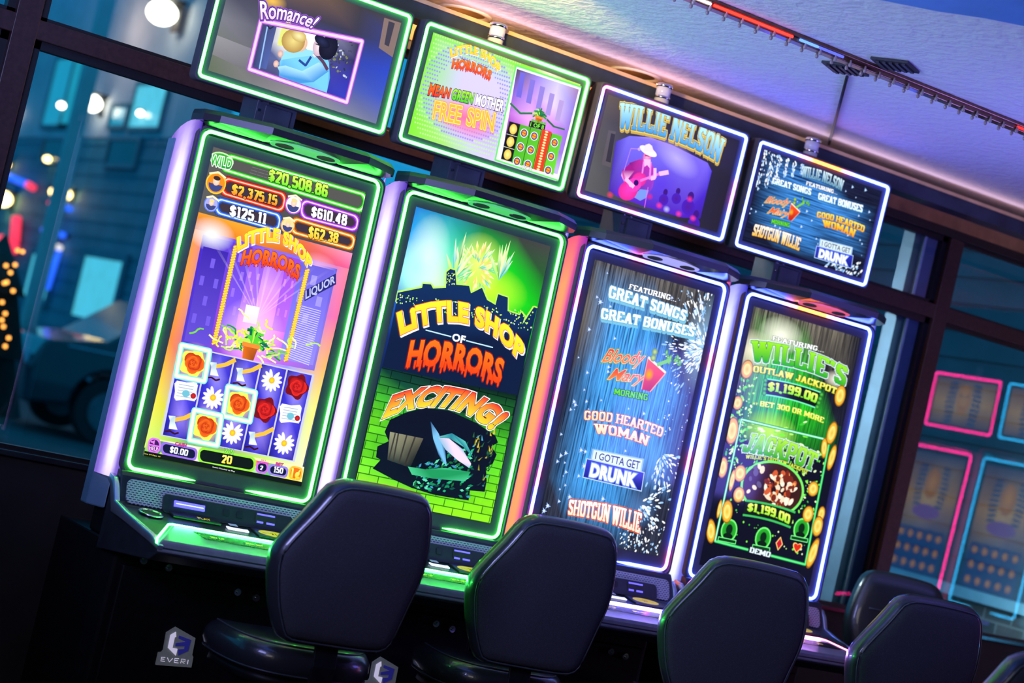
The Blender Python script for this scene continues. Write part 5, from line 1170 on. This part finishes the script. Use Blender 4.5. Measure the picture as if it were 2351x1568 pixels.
    MB().tube(pth, .0042, 8, cols=[(*deckled(p_[0]), 1) for p_ in pth]).build('deck_light', LED, root)
    # what the deck light throws on to the padded front
    dl = bpy.data.lights.new('deck_light_glow', 'AREA'); dl.shape = 'RECTANGLE'; dl.size = .46; dl.size_y = .012; dl.energy = 5
    mc = deckled(0.0); mm = max(mc); dl.color = tuple(v/mm for v in mc)
    do = bpy.data.objects.new('deck_light_glow', dl); C.objects.link(do); do.parent = root; do.location = (0, -.222, .822)
    do.rotation_euler = (Vector((0, -.36, .765))-Vector((0, -.222, .822))).to_track_quat('-Z', 'Y').to_euler()
    # ---- neck and topper
    nk = MB().box(-.115, .045, .20, .34, 2.15, 2.45).box(-.085, .02, .19, .24, 2.19, 2.30).build('topper_post', M['beam'], root, bevel=.003)
    if full:
        for bx, bz_ in ((-.105,2.31),(-.105,2.275),(-.07,2.31),(-.07,2.275)): MB().cyl((bx, .193, bz_), .005, .008, 8, 'y').build('bolt', M['chrome'], nk)
    T0 = (.006, .1653, 2.5468); TR_ = (PI/2+.0206, 0, 0)
    th_ = MB(); lp = rrect(-.388, .388, -.238, .238, .02)
    th_.loft([[(x*.94, y*.9, -.11) for x, y in lp], [(x, y, -.05) for x, y in lp], [(x, y, .004) for x, y in lp], [(x*.994, y*.991, .007) for x, y in lp], [(x*.982, y*.970, .007) for x, y in lp], [(x*.978, y*.964, -.002) for x, y in lp]], 0, False)
    tp = th_.build('topper', M['bezel'], root, T0, TR_)
    led_frame('topper_led', tp, -.3724, .3724, -.2220, .2220, .016, colf, None, .0062)
    cv = Canvas(); topper_fn(cv); cv.build('topper_screen', tp, (0,0,0), (0,0,0), (-34.2, 34.2, -19.6, 19.6))
    # ---- signal candle
    ca = MB()
    ca.lathe((-.02, .25, 2.765), [(.036,0),(.036,.008),(.030,.012),(.030,.014)], 24)
    cn = ca.build('candle', M['gloss'], root)
    MB().lathe((-.02, .25, 2.778), [(.031,0),(.031,.038)], 24).build('lens', M['frost'], cn)
    MB().lathe((-.02, .25, 2.815), [(.031,0),(.034,.001),(.034,.011),(.031,.012)], 24).build('chrome_band', M['chrome'], cn)
    MB().lathe((-.02, .25, 2.827), [(.031,0),(.031,.036)], 24).build('lens', M['frost'], cn)
    MB().lathe((-.02, .25, 2.862), [(.031,0),(.034,.001),(.034,.012),(.028,.016)], 24).build('chrome_cap', M['chrome'], cn)
    return root

PG = mat('plate_green_led_glow', (.3, .3, .3), .3, emit=(.02, .62, .03), es=.8, noise=(20, .05))  # speaker plates: emission stands in for LED light falling on them
PB = mat('plate_blue_led_glow', (.3, .3, .3), .3, emit=(.42, .40, .95), es=.8, noise=(20, .05))
PR = mat('plate_red_led_glow', (.3, .3, .3), .3, emit=(.90, .06, .03), es=.8, noise=(20, .05))
VI = ((.24, .14, .66), (.48, .32, .98), (1.35, 1.2, 1.5), (.07, .02, .48))
RD = ((1.0, .10, .36), (1.1, .12, .22), (1.35, .38, .12), (.30, .02, .42))
BL = ((.16, .15, .80), (.36, .38, 1.0), (1.2, 1.3, 1.5), (.02, .02, .60))
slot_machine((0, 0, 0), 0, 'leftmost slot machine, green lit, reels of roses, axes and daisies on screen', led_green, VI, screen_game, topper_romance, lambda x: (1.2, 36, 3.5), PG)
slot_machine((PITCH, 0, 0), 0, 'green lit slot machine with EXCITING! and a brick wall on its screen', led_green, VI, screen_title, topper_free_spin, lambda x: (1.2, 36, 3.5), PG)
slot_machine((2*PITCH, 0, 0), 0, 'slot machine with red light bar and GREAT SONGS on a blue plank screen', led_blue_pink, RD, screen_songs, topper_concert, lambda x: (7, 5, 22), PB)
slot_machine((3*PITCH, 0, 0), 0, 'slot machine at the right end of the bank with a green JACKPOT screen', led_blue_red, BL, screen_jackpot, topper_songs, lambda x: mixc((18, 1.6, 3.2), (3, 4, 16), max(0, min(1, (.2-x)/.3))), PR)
# two machines on the side wall of the room, seen only as reflections in the window
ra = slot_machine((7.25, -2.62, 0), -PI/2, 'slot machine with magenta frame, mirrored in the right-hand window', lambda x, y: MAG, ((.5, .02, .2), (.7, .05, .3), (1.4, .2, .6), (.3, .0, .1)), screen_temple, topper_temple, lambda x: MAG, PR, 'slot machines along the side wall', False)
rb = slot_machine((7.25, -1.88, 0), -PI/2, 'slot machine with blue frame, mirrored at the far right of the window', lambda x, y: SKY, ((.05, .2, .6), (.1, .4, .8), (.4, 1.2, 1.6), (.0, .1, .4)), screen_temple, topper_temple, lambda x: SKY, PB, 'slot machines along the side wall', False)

for q_ in (ra, rb): q_.scale = (.88, .88, .88)

# ------------------------------------------------------------------ stools
OUT = [(-.086,.258),(-.052,.269),(.062,.274),(.171,.270),(.204,.262),(.225,.241),(.240,.195),(.257,.101),(.258,.017),(.241,-.079),(.217,-.203),(.198,-.237),(.153,-.249),(.009,-.251),(-.108,-.251),(-.139,-.243),(-.163,-.203),(-.190,-.142),(-.214,-.060),(-.222,-.011),(-.217,.028),(-.190,.084),(-.145,.164),(-.105,.243)]
OUT = [(x-.018, z*.95) for x, z in OUT]
def smooth_loop(pts, n):
    """closed Catmull-Rom resampled to n points of equal spacing"""
    P_ = []
    L = len(pts)
    for i in range(L):
        a, b, c, d = (Vector(pts[(i+k-1) % L]) for k in range(4))
        for t in [j/6 for j in range(6)]:
            P_.append(.5*((2*b)+(c-a)*t+(2*a-5*b+4*c-d)*t*t+(3*b-a-3*c+d)*t**3))
    ds = [0]
    for i in range(len(P_)): ds.append(ds[-1]+(P_[(i+1) % len(P_)]-P_[i]).length)
    r = []; j = 0
    for k in range(n):
        s = ds[-1]*k/n
        while ds[j+1] < s: j += 1
        t = (s-ds[j])/max(1e-9, ds[j+1]-ds[j])
        r.append(tuple(P_[j].lerp(P_[(j+1) % len(P_)], t)))
    return r
LOOP = smooth_loop(OUT, 72)
BT = .10                      # lean of the back
def back_pt(x, z, y, s, dz=0):
    """outline point scaled s about the middle, y metres forward of the fabric plane"""
    X, Z = x*s, z*s+dz
    wrap = .35*(abs(X)**2)
    yy = y+wrap*.6
    return (X, -.255+yy*math.cos(BT)-Z*math.sin(BT), .834+Z*math.cos(BT)+yy*math.sin(BT))
def inset(loop, d):
    n = len(loop); r = []
    for i in range(n):
        a, b = loop[i-1], loop[(i+1) % n]
        tx, ty = b[0]-a[0], b[1]-a[1]; L = math.hypot(tx, ty)
        r.append((loop[i][0]+d*ty/L, loop[i][1]-d*tx/L))
    return r
AREA_SIGN = sum(LOOP[i-1][0]*LOOP[i][1]-LOOP[i][0]*LOOP[i-1][1] for i in range(len(LOOP)))
def ins(d): return inset(LOOP, d if AREA_SIGN < 0 else -d)    # positive d goes inwards
def make_stool():
    root = empty('casino_stool', (0, 0, 0))
    fb = MB()
    loops = [[back_pt(x, z, .012, 1) for x, z in ins(.0)], [back_pt(x, z, .003, 1) for x, z in ins(.004)], [back_pt(x, z, -.004, 1) for x, z in ins(.013)], [back_pt(x, z, -.008, 1) for x, z in ins(.035)]]
    loops += [[back_pt(x*s, z*s, -.008-.006*(1-s), 1) for x, z in ins(.035)] for s in (.75, .5, .25, .02)]
    fb.loft(loops, 0, True); fb.build('back_panel', M['fabric'], root)
    le = MB()
    loops = [[back_pt(x, z, y, 1) for x, z in ins(d)] for d, y in ((.002, .010), (-.008, .016), (-.018, .032), (-.022, .055), (-.018, .080), (-.004, .100), (.02, .112), (.05, .118))]
    base = ins(.05)
    loops += [[back_pt(x*s, z*s, .118+.004*(1-s), 1) for x, z in base] for s in (.75, .5, .25, .02)]
    le.loft(loops, 0, True); bk = le.build('backrest', M['leather'], root)
    MB().tube([back_pt(x, z, .006, 1) for x, z in ins(-.003)], .0032, 6, closed=True).build('piping', M['piping'], bk)
    MB().tube([back_pt(x, .10, .121+.02*(x/.2)**2, 1) for x in [-.17+.034*k for k in range(11)]], .004, 6).build('headrest_seam', M['piping'], bk)
    # seat
    def seat_loop(s, z, dy=0):
        r = []
        for k in range(56):
            a = 2*PI*k/56; c_, s_ = math.cos(a), math.sin(a)
            q = (abs(c_)**3.2+abs(s_)**3.2)**(-1/3.2)
            x, y = .250*q*c_*s, .245*q*s_*s
            zz = z-.030*max(0, (y-.05)/.2)**2*(1 if z > .45 else .4)
            r.append((x*(1-.08*max(0, -y/.245)), y+.09+dy, zz+.03))
        return r
    se = MB()
    se.loft([seat_loop(s, z) for s, z in ((.90, .425), (.99, .440), (1.03, .470), (1.02, .500), (.96, .522), (.86, .532), (.6, .530), (.3, .522), (.02, .518))], 0, True)
    st = se.build('seat', M['leather'], root)
    MB().tube(seat_loop(.90, .530), .003, 6, closed=True).build('seat_seam', M['piping'], st)
    MB().tube(seat_loop(1.005, .441), .003, 6, closed=True).build('seat_piping', M['piping'], st)
    MB().loft([seat_loop(.8, .385), seat_loop(.92, .40), seat_loop(.90, .428)], 0, True).build('seat_pan', M['black'], root)
    # bar that carries the back, chrome pull, column and foot
    MB().loft([[(-.04, y, z), (.04, y, z), (.04, y+.012, z+.004), (-.04, y+.012, z+.004)] for y, z in ((-.02,.405),(-.15,.405),(-.195,.43),(-.205,.52),(-.190,.60),(-.175,.70))], 0, False).build('back_bar', M['black'], root, bevel=.003)
    MB().tube([(-.12,-.19,.43),(-.10,-.215,.405),(-.06,-.232,.392),(-.02,-.234,.395),(.01,-.215,.415)], .0032, 8).build('seat_lever', M['chrome'], root)
    MB().lathe((0, .02, 0), [(.05,.02),(.05,.30),(.035,.31),(.035,.42)], 24).build('column', M['black'], root)
    MB().lathe((0, .02, 0), [(.26,0),(.26,.012),(.22,.022),(.06,.03)], 40).build('foot_plate', M['gloss'], root)
    return root
def children(o): return [c for c in bpy.data.objects if c.parent == o]
def copy_tree(o, parent=None):
    c = o.copy(); C.objects.link(c)
    if parent: c.parent = parent
    for ch in children(o): copy_tree(ch, c)
    return c
stool = make_stool()
SG = 'black stools along the bank'
for i, (x, y, rz, lb) in enumerate(((.108, -.662, -.05, 'leftmost black stool, charcoal fabric back, in front of the roses and axes machine'),
                                    (.967, -.526, -.20, 'second stool from the left, charcoal fabric back, in front of the EXCITING! screen'),
                                    (1.725, -.73, -.45, 'third stool from the left, charcoal back, in front of the GREAT SONGS machine'),
                                    (2.545, -.765, -.27, 'fourth charcoal stool back, right of the JACKPOT machine, before the leather stool'),
                                    (1.60, -2.25, -.40, 'charcoal stool back cut off in the lower right corner of the photo'),
                                    (3.32, -.08, 2.5, 'stool turned to show its shiny leather front, by the right-hand window'))):
    o = stool if i == 0 else copy_tree(stool)
    o.location = (x, y, 0); o.rotation_euler = (0, 0, rz)
    tag(o, lb, 'stool', SG)

# ------------------------------------------------------------------ room
WY = .65                     # window plane
CEIL = 2.94
def wall(name, *boxes, m='wall'):
    mb = MB()
    for b in boxes: mb.box(*b)
    return struct(mb.build(name, M[m]))
wall('floor', (-6, 8.2, -9, .8, -.1, 0), m='floor')
wall('wall_left', (-6.1, -6, -9, .75, 0, 3.2))
wall('wall_right', (8.0, 8.1, -9, .75, 0, 3.2))
wall('wall_rear', (-6, 8, -9.1, -9, 0, 3.2))
wall('wall_below_windows', (-6, 8, WY-.04, WY+.10, 0, .865))
wall('wall_header', (-6, 8, WY-.05, WY+.10, 2.775, 3.2), m='header')
wall('ceiling', (-6, 8, -9, .8, CEIL, CEIL+.12), m='ceiling')
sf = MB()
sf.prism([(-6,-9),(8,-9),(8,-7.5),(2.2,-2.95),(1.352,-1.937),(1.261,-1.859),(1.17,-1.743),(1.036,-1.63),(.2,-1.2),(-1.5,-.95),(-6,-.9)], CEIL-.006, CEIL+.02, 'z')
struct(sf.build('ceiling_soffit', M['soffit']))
bm_ = MB().box(-6, 8, .30, .42, 2.800, 2.865).build('trim_1', M['beam']); struct(bm_)
struct(MB().box(-6, 8, .292, .42, 2.861, 2.876).build('trim_2', M['beamlip']))
# sill, transom and mullions
struct(MB().box(-6, 8, WY-.07, WY+.08, .862, .884).build('trim_4', M['gloss'], bevel=.004))
struct(MB().box(-6, 8, WY-.037, WY+.058, 2.335, 2.405).build('trim_5', M['mullion'], bevel=.003))
struct(MB().box(-6, 8, WY-.047, WY+.062, 2.735, 2.80).build('trim_6', M['darkframe'], bevel=.003))
MULL = [(-2.9,), (-.865,), (3.765,), (5.28,), (6.8,)]
for k, (x,) in enumerate(MULL):
    struct(MB().box(x-.045, x+.045, WY-.04, WY+.06, .88, 2.76).build('trim_%d' % (7+k), M['mullion'], bevel=.003))
# pale and slate jambs outside the right-hand mullion
struct(MB().box(3.625, 3.690, WY+.02, WY+.06, .88, 2.335).box(3.625, 3.690, WY+.02, WY+.06, 2.405, 2.735).build('trim_12', M['blue_trim']))
struct(MB().box(3.596, 3.612, WY+.01, WY+.035, .88, 2.335).box(3.596, 3.612, WY+.01, WY+.035, 2.405, 2.735).build('trim_13', M['white_trim']))
struct(MB().box(3.53, 3.575, WY+.01, WY+.09, .88, 2.335).box(3.53, 3.575, WY+.01, WY+.09, 2.405, 2.735).build('trim_14', M['jamb']))
xs = [-5.0]+[m[0] for m in MULL]
n = 0
for a, b in zip(xs[:-1], xs[1:]):
    for z0, z1 in ((.884, 2.335), (2.405, 2.74)):
        n += 1
        x0, x1 = a+.045, b-.045
        fr = MB(); t = .018 if x0 > 0 else .03
        for q in ((x0, x1, z0, z0+t*.5), (x0, x1, z1-t, z1), (x0, x0+t, z0, z1), (x1-t, x1, z0, z1)): fr.box(q[0], q[1], WY-.015, WY+.03, q[2], q[3])
        f = struct(fr.build('window_%d' % n, M['darkframe']))
        g = MB(); g.add([(x0, 0, z0), (x1, 0, z0), (x1, 0, z1), (x0, 0, z1)], [(0, 1, 2, 3)])
        g.build('pane', M['glass'], f, (0, WY, 0))

# ------------------------------------------------------------------ ceiling fittings
def downlight(x, y, lb):
    t = empty('ceiling_downlight', (x, y, CEIL)); tag(t, lb, 'ceiling light', 'recessed downlights over the bank')
    MB().lathe((0, 0, 0), [(.085,-.001),(.085,-.006),(.108,-.010),(.114,-.004),(.114,-.0005)], 40).build('trim_ring', M['white'], t)
    MB().lathe((0, 0, 0), [(.0845,-.002),(.084,-.0005)], 40).build('can', M['ink'], t)
downlight(1.66, .53, 'round recessed ceiling light with pale rim above the topper showing a guitarist')
downlight(.80, .54, 'round recessed ceiling light at the top edge above the free spin topper')
def vent(x, y, rz, lb):
    t = empty('ceiling_vent', (x, y, CEIL), rz); tag(t, lb, 'vent', 'small square ceiling vents')
    MB().box(-.07, .07, -.07, .07, -.010, -.0005).build('frame', M['vent'], t, bevel=.002)
    mb = MB()
    for k in range(5): mb.box(-.055, .055, -.055+.024*k, -.043+.024*k, -.016, -.010)
    mb.build('louvre', M['darkframe'], t)
vent(1.69, -.76, .5, 'dark square ceiling vent the light track passes over, with the conduit')
vent(1.673, -1.04, .5, 'dark square ceiling vent standing clear, right of the light track')
MB().tube([(1.776, -.677, CEIL-.008), (2.74, .49, CEIL-.008)], .006, 8).build('conduit', M['darkframe'])
tag(bpy.data.objects['conduit'], 'thin dark conduit running across the lilac ceiling from the vent', 'conduit')
tr = empty('light_track', (0, -.915, CEIL)); tag(tr, 'long bronze light track with small clear bulbs across the ceiling', 'light track')
MB().box(-1.0, 7.8, -.022, .022, -.030, -.0005).box(-1.0, 7.8, -.034, -.022, -.014, -.0005).box(-1.0, 7.8, .022, .034, -.014, -.0005).build('rail', M['rail'], tr, bevel=.003)
for x0, x1, cl in ((.92, 1.28, (3.2, .10, .05)), (1.31, 1.40, (.25, .6, 3.0)), (1.40, 1.52, (.15, .2, 1.4)), (2.42, 2.75, (1.6, .05, .05)), (.80, .91, (2.2, 2.4, 3.0))):
    MB().tube([(x0, -.028, -.020), (x1-.004, -.028, -.020)], .005, 8, cols=[(*cl, 1)]*2).build('light_strip', LED, tr)
M['bulb'] = mat('clear_bulb', (.30, .24, .22), .12, spec=.8, noise=(30, .05))
bulb = MB().lathe((0, 0, 0), [(.004,0),(.004,-.010),(.006,-.013),(.0066,-.018),(.005,-.023),(.001,-.025)], 12).build('bulb', M['bulb'], tr, (.60, .028, -.014))
k = 0
for i in range(31):
    for sy in (-1, 1):
        k += 1
        o = bulb if k == 1 else bulb.copy()
        if k > 1: C.objects.link(o); o.parent = tr
        o.location = (.62+.072*i+(.03 if sy > 0 else 0), .026*sy, -.020)

# ------------------------------------------------------------------ outside
wall('ground', (-15, 40, .8, 50, -.12, -.02), m='street')
def siding(mb, x, y0, y1, z0, z1, lap, face=-1):
    """lapped boards on a wall x = const that faces -x"""
    z = z0
    while z < z1-.01:
        t = min(lap, z1-z)
        mb.add([(x-.016, y0, z), (x-.016, y1, z), (x-.002, y1, z+t), (x-.002, y0, z+t), (x, y0, z), (x, y1, z)], [(0, 1, 2, 3), (4, 5, 1, 0)])
        z += lap
    mb.box(x, x+.2, y0, y1, 0, z1)
    return mb
wg = empty('house_wing', (5.5, 2.0, 0)); tag(wg, 'teal clapboard house wing over a brick base outside the right-hand windows', 'building', 'houses outside')
def wpart(name, mb, m, par=None):
    o = mb.build(name, M[m]); 
    o.data.transform(Matrix.Translation((-5.5, -2.0, 0))); o.parent = par or wg
    return o
wpart('clapboard_wall', siding(MB(), 5.5, .95, 9.0, 1.04, 4.6, .165), 'siding')
def brick_mat():
    m = bpy.data.materials.new('dim_brick'); m.use_nodes = True
    nt = m.node_tree; b = nt.nodes['Principled BSDF']; b.inputs['Roughness'].default_value = .8
    tc = nt.nodes.new('ShaderNodeTexCoord'); mp = nt.nodes.new('ShaderNodeMapping'); mp.inputs['Rotation'].default_value = (PI/2, 0, PI/2)
    br = nt.nodes.new('ShaderNodeTexBrick'); br.inputs['Scale'].default_value = 1; br.inputs['Brick Width'].default_value = .21; br.inputs['Row Height'].default_value = .075; br.inputs['Mortar Size'].default_value = .006
    br.inputs['Color1'].default_value = (.05, .07, .07, 1); br.inputs['Color2'].default_value = (.09, .10, .10, 1); br.inputs['Mortar'].default_value = (.17, .22, .22, 1)
    sx = nt.nodes.new('ShaderNodeSeparateXYZ'); cx = nt.nodes.new('ShaderNodeCombineXYZ')
    nt.links.new(tc.outputs['Object'], sx.inputs[0]); nt.links.new(sx.outputs['Y'], cx.inputs['X']); nt.links.new(sx.outputs['Z'], cx.inputs['Y'])
    nt.links.new(cx.outputs[0], br.inputs['Vector']); nt.links.new(br.outputs['Color'], b.inputs['Base Color'])
    nt.nodes.remove(mp)
    return m
M['brick'] = brick_mat()
wpart('brick_base', MB().box(5.44, 5.7, .95, 9.0, 0, 1.0), 'brick')
wpart('ledge', MB().box(5.38, 5.5, .9, 9.0, .985, 1.045), 'ext_trim')
wf = wpart('window', MB().box(5.46, 5.5, 2.36, 2.82, 1.045, 1.12).box(5.46, 5.5, 2.36, 2.82, 2.07, 2.17).box(5.46, 5.5, 2.72, 2.82, 1.12, 2.07).box(5.46, 5.5, 2.36, 2.44, 1.12, 2.07), 'ext_trim')
M['darkpane'] = mat('dark_pane', (.01, .045, .06), .1, noise=(3, .2))
wpart('pane', MB().box(5.478, 5.49, 2.44, 2.72, 1.12, 2.07), 'darkpane', wf)

fc = empty('street_house', (6.1, 18, 0)); tag(fc, 'teal house across the street with pale upper storey and lit windows', 'building', 'houses outside')
def fpart(name, mb, m, par=None):
    o = mb.build(name, M[m]); o.data.transform(Matrix.Translation((-6.1, -18, 0))); o.parent = par or fc
    return o
M['facade'] = mat('dark_teal_boards', (.05, .22, .28), .7, noise=(2, .15))
M['upper'] = mat('pale_grey_boards', (.50, .52, .56), .7, noise=(2, .12))
M['litpane'] = mat('lit_pane', (.02, .2, .25), .2, emit=(.02, .42, .60), es=.55, noise=(3, .3))
M['litpane2'] = mat('curtained_pane', (.2, .4, .4), .2, emit=(.10, .62, .75), es=.8, noise=(4, .5))
fpart('lower_wall', siding(MB(), 6.1, 16.05, 30, 0, 3.84, .22), 'facade')
fpart('upper_wall', MB().box(6.08, 6.3, 16.05, 30, 3.84, 9), 'upper')
def fwin(A, B, m, w_=.06):
    (ya, za), (yb, zb) = A, B; y0, y1 = sorted((ya, yb)); z0, z1 = sorted((za, zb))
    f = fpart('window', MB().box(6.03, 6.1, y0-w_, y1+w_, z0-w_, z0).box(6.03, 6.1, y0-w_, y1+w_, z1, z1+w_).box(6.03, 6.1, y0-w_, y0, z0, z1).box(6.03, 6.1, y1, y1+w_, z0, z1), 'facade')
    fpart('pane', MB().box(6.05, 6.07, y0, y1, z0, z1), m, f)
fwin((22.725,5.051), (21.130,4.023), 'litpane'); fwin((21.852,5.022), (20.871,4.036), 'litpane'); fwin((18.932,4.558), (17.794,3.979), 'litpane2'); fwin((19.707,4.259), (19.119,4.005), 'litpane')
fwin((19.353,2.142), (17.856,1.314), 'litpane2', .12); fwin((21.623,2.044), (20.585,1.427), 'litpane2', .1)
fwin((22.397,3.774), (21.167,3.483), 'darkpane'); fwin((19.489,3.787), (18.368,3.461), 'darkpane')
pa, pb = (4.372,4.428), (4.537,4.478)
pst = MB().box(pa[0], pb[0], 16.1, 16.1+pb[0]-pa[0], -.02, 8).build('porch_post', M['post'])
tag(pst, 'square grey porch post in front of the house across the street', 'post')
# lamps and signs in the street (each gives off light)
def emis(name, c, s): return mat(name, (.1, .1, .1), .5, emit=c, es=s, noise=(20, .02))
M['e_white'] = emis('lamp_white', (1, .93, .75), 9); M['e_warm'] = emis('lamp_warm', (1, .70, .25), 9); M['e_red'] = emis('sign_red', (1, .03, .08), 1.6); M['e_blue'] = emis('sign_blue', (.02, .12, 1), 1.6); M['e_amber'] = emis('fairy_amber', (1, .36, .05), 4)
M['e_wht2'] = emis('sign_white', (.9, .8, .8), 1.2)
def px_at(xz, y): return (xz[0], y, xz[1])
def lamp(name, yz, r, m, lb, x=6.08):
    """lamp on the house wall (x = const), bracket and all"""
    t = empty(name, (x-.03-r, yz[0], yz[1])); tag(t, lb, 'lamp', 'wall lamps on the house across the street')
    MB().sphere((0, 0, 0), (r, r, r*.8), 8).build('bulb', M[m], t)
    MB().box(-r*1.1, r+.03, -r*1.1, r*1.1, r*.8, r*1.0).box(r+.0, r+.03, -r*.6, r*.6, -r, r).build('bracket', M['black'], t)
for nm, q, r, m, lb in (('wall_lamp', (20.231,4.290), .15, 'e_white', 'big bright white lamp right of the grey porch post'), ('wall_lamp', (20.555,2.962), .095, 'e_warm', 'right one of the twin yellow lamps by the porch post'), ('wall_lamp', (20.990,2.975), .095, 'e_warm', 'left one of the twin yellow lamps by the porch post'),
                    ('wall_lamp', (23.293,2.796), .15, 'e_warm', 'round warm lamp at the left edge of the photo'), ('wall_lamp', (24.099,4.218), .07, 'e_white', 'small white lamp high at the left edge'), ('wall_lamp', (21.825,4.301), .06, 'e_white', 'tiny white lamp in front of the upper left house window'),
                    ('wall_lamp', (23.834,3.361), .07, 'e_warm', 'small amber lamp above the round warm one'), ('wall_lamp', (21.861,3.474), .06, 'e_warm', 'small amber lamp left of the grey porch post'), ('wall_lamp', (18.451,4.155), .05, 'e_white', 'tiny white lamp in front of the pale upper right house window')):
    lamp(nm, q, r, m, lb)
def neon(lb, *tubes):
    """a sign of glass tubes on a backing rail fixed to the house wall"""
    y, zz = tubes[0][0]; t = empty('neon_sign', (5.975, y, zz)); tag(t, lb, 'neon sign', 'neon signs on the house across the street')
    for a, b, m, w_ in tubes:
        MB().tube([(0, a[0]-y, a[1]-zz), (0, b[0]-y, b[1]-zz)], w_, 8).build('neon_tube', M[m], t)
    MB().tube([(.07, tubes[0][0][0]-y, tubes[0][0][1]-zz-.0), (.07, tubes[0][1][0]-y, tubes[0][1][1]-zz)], .03, 6).build('rail', M['tyre'], t)
lamp('flood_lamp', (17.908,5.449), .20, 'e_white', 'big blurred white flood lamp in the upper left window pane', 6.0)
neon('blue and red neon sign above the round warm lamp', ((24.099,3.228), (22.495,3.068), 'e_blue', .055), ((22.427,3.063), (22.163,3.022), 'e_red', .055))
neon('red and blue neon sign under the twin yellow lamps', ((21.190,2.818), (20.821,2.798), 'e_red', .045), ((20.783,2.799), (20.257,2.760), 'e_blue', .045))
neon('short blue neon bar between the other signs on the house', ((21.205,2.410), (20.262,2.376), 'e_blue', .045))
neon('red, white and blue neon sign bent down beside the porch post', ((20.814,2.207), (20.574,2.200), 'e_red', .045), ((20.537,2.202), (20.278,2.190), 'e_wht2', .045), ((20.288,2.152), (20.406,1.581), 'e_blue', .045))
neon('red neon sign low at the left edge behind the conifer', ((22.601,2.537), (22.401,2.170), 'e_red', .08), ((23.104,2.162), (22.366,2.070), 'e_red', .09))
tree = empty('conifer', px_at((2.743,0.997), 12.2)); tree.location.z = 0
tag(tree, 'dark conifer strung with amber fairy lights at the left edge', 'tree')
tz = tree.location.copy()
MB().lathe((0, 0, 0), [(.12,0),(.12,.2),(.55,.25),(.36,.8),(.45,.8),(.25,1.4),(.32,1.4),(.02,1.95)], 16).build('foliage', M['leaf'], tree)
fl = MB().sphere((0, 0, 0), .019, 6).build('fairy_light', M['e_amber'], tree)
for i, q in enumerate(((2.732,1.826), (2.661,1.660), (2.783,1.826), (2.744,1.688), (2.685,1.496), (2.707,1.510), (2.784,1.443), (2.763,1.217), (2.745,1.150), (2.776,1.093), (2.851,0.999), (2.838,0.915), (2.708,1.315), (2.718,1.606))):
    o = fl if i == 0 else fl.copy()
    if i: C.objects.link(o); o.parent = tree
    o.location = (q[0]-tz.x, -.5, q[1])
# parked car
cr = empty('parked_car', ((4.894,0.471)[0], 15, 0)); tag(cr, 'dark car parked outside the left-hand window', 'car')
body = []
R_ = .38
def arch(cx, r=.44): return [(cx-r*math.cos(PI*k/10), .34+r*math.sin(PI*k/10)) for k in range(11)]
prof = [(-2.0,.30)]+arch(-.0+0)[::1]
prof = [(-.95,.30)]+[( 0+ -.44*math.cos(PI*k/10), .36+.44*math.sin(PI*k/10)) for k in range(11)]+[(1.9,.30)]+[(2.7-.44*math.cos(PI*k/10), .36+.44*math.sin(PI*k/10)) for k in range(11)]+[(3.5,.34),(3.55,.75),(3.4,1.05),(2.9,1.12),(2.4,1.62),(1.2,1.70),(.45,1.62),(-.15,1.14),(-.85,1.02),(-1.0,.7)]
MB().prism(prof, -.85, .85, 'y').build('body', M['car'], cr, bevel=.05, seg=3)
for cx in (0, 2.7):
    for cy in (-.86, .66):
        t = MB().cyl((cx, cy, .36), .36, .2, 28, 'y').build('wheel', M['tyre'], cr)
        MB().cyl((cx, cy-.012, .36), .22, .01, 20, 'y').build('rim', M['rim'], t)
MB().prism([(-.0,1.14),(.5,1.55),(1.15,1.62),(1.15,1.14)], -.875, -.852, 'y').prism([(1.22,1.14),(1.22,1.62),(2.3,1.55),(2.65,1.14)], -.875, -.852, 'y').build('side_window', M['darkpane'], cr)
MB().box(-1.03, -.98, -.8, -.35, .72, .86).build('headlight', M['ext_trim'], cr)
MB().tube([(-.6,-.87,1.0),(3.2,-.87,1.06)], .012, 6).build('belt_trim', M['ext_trim'], cr)
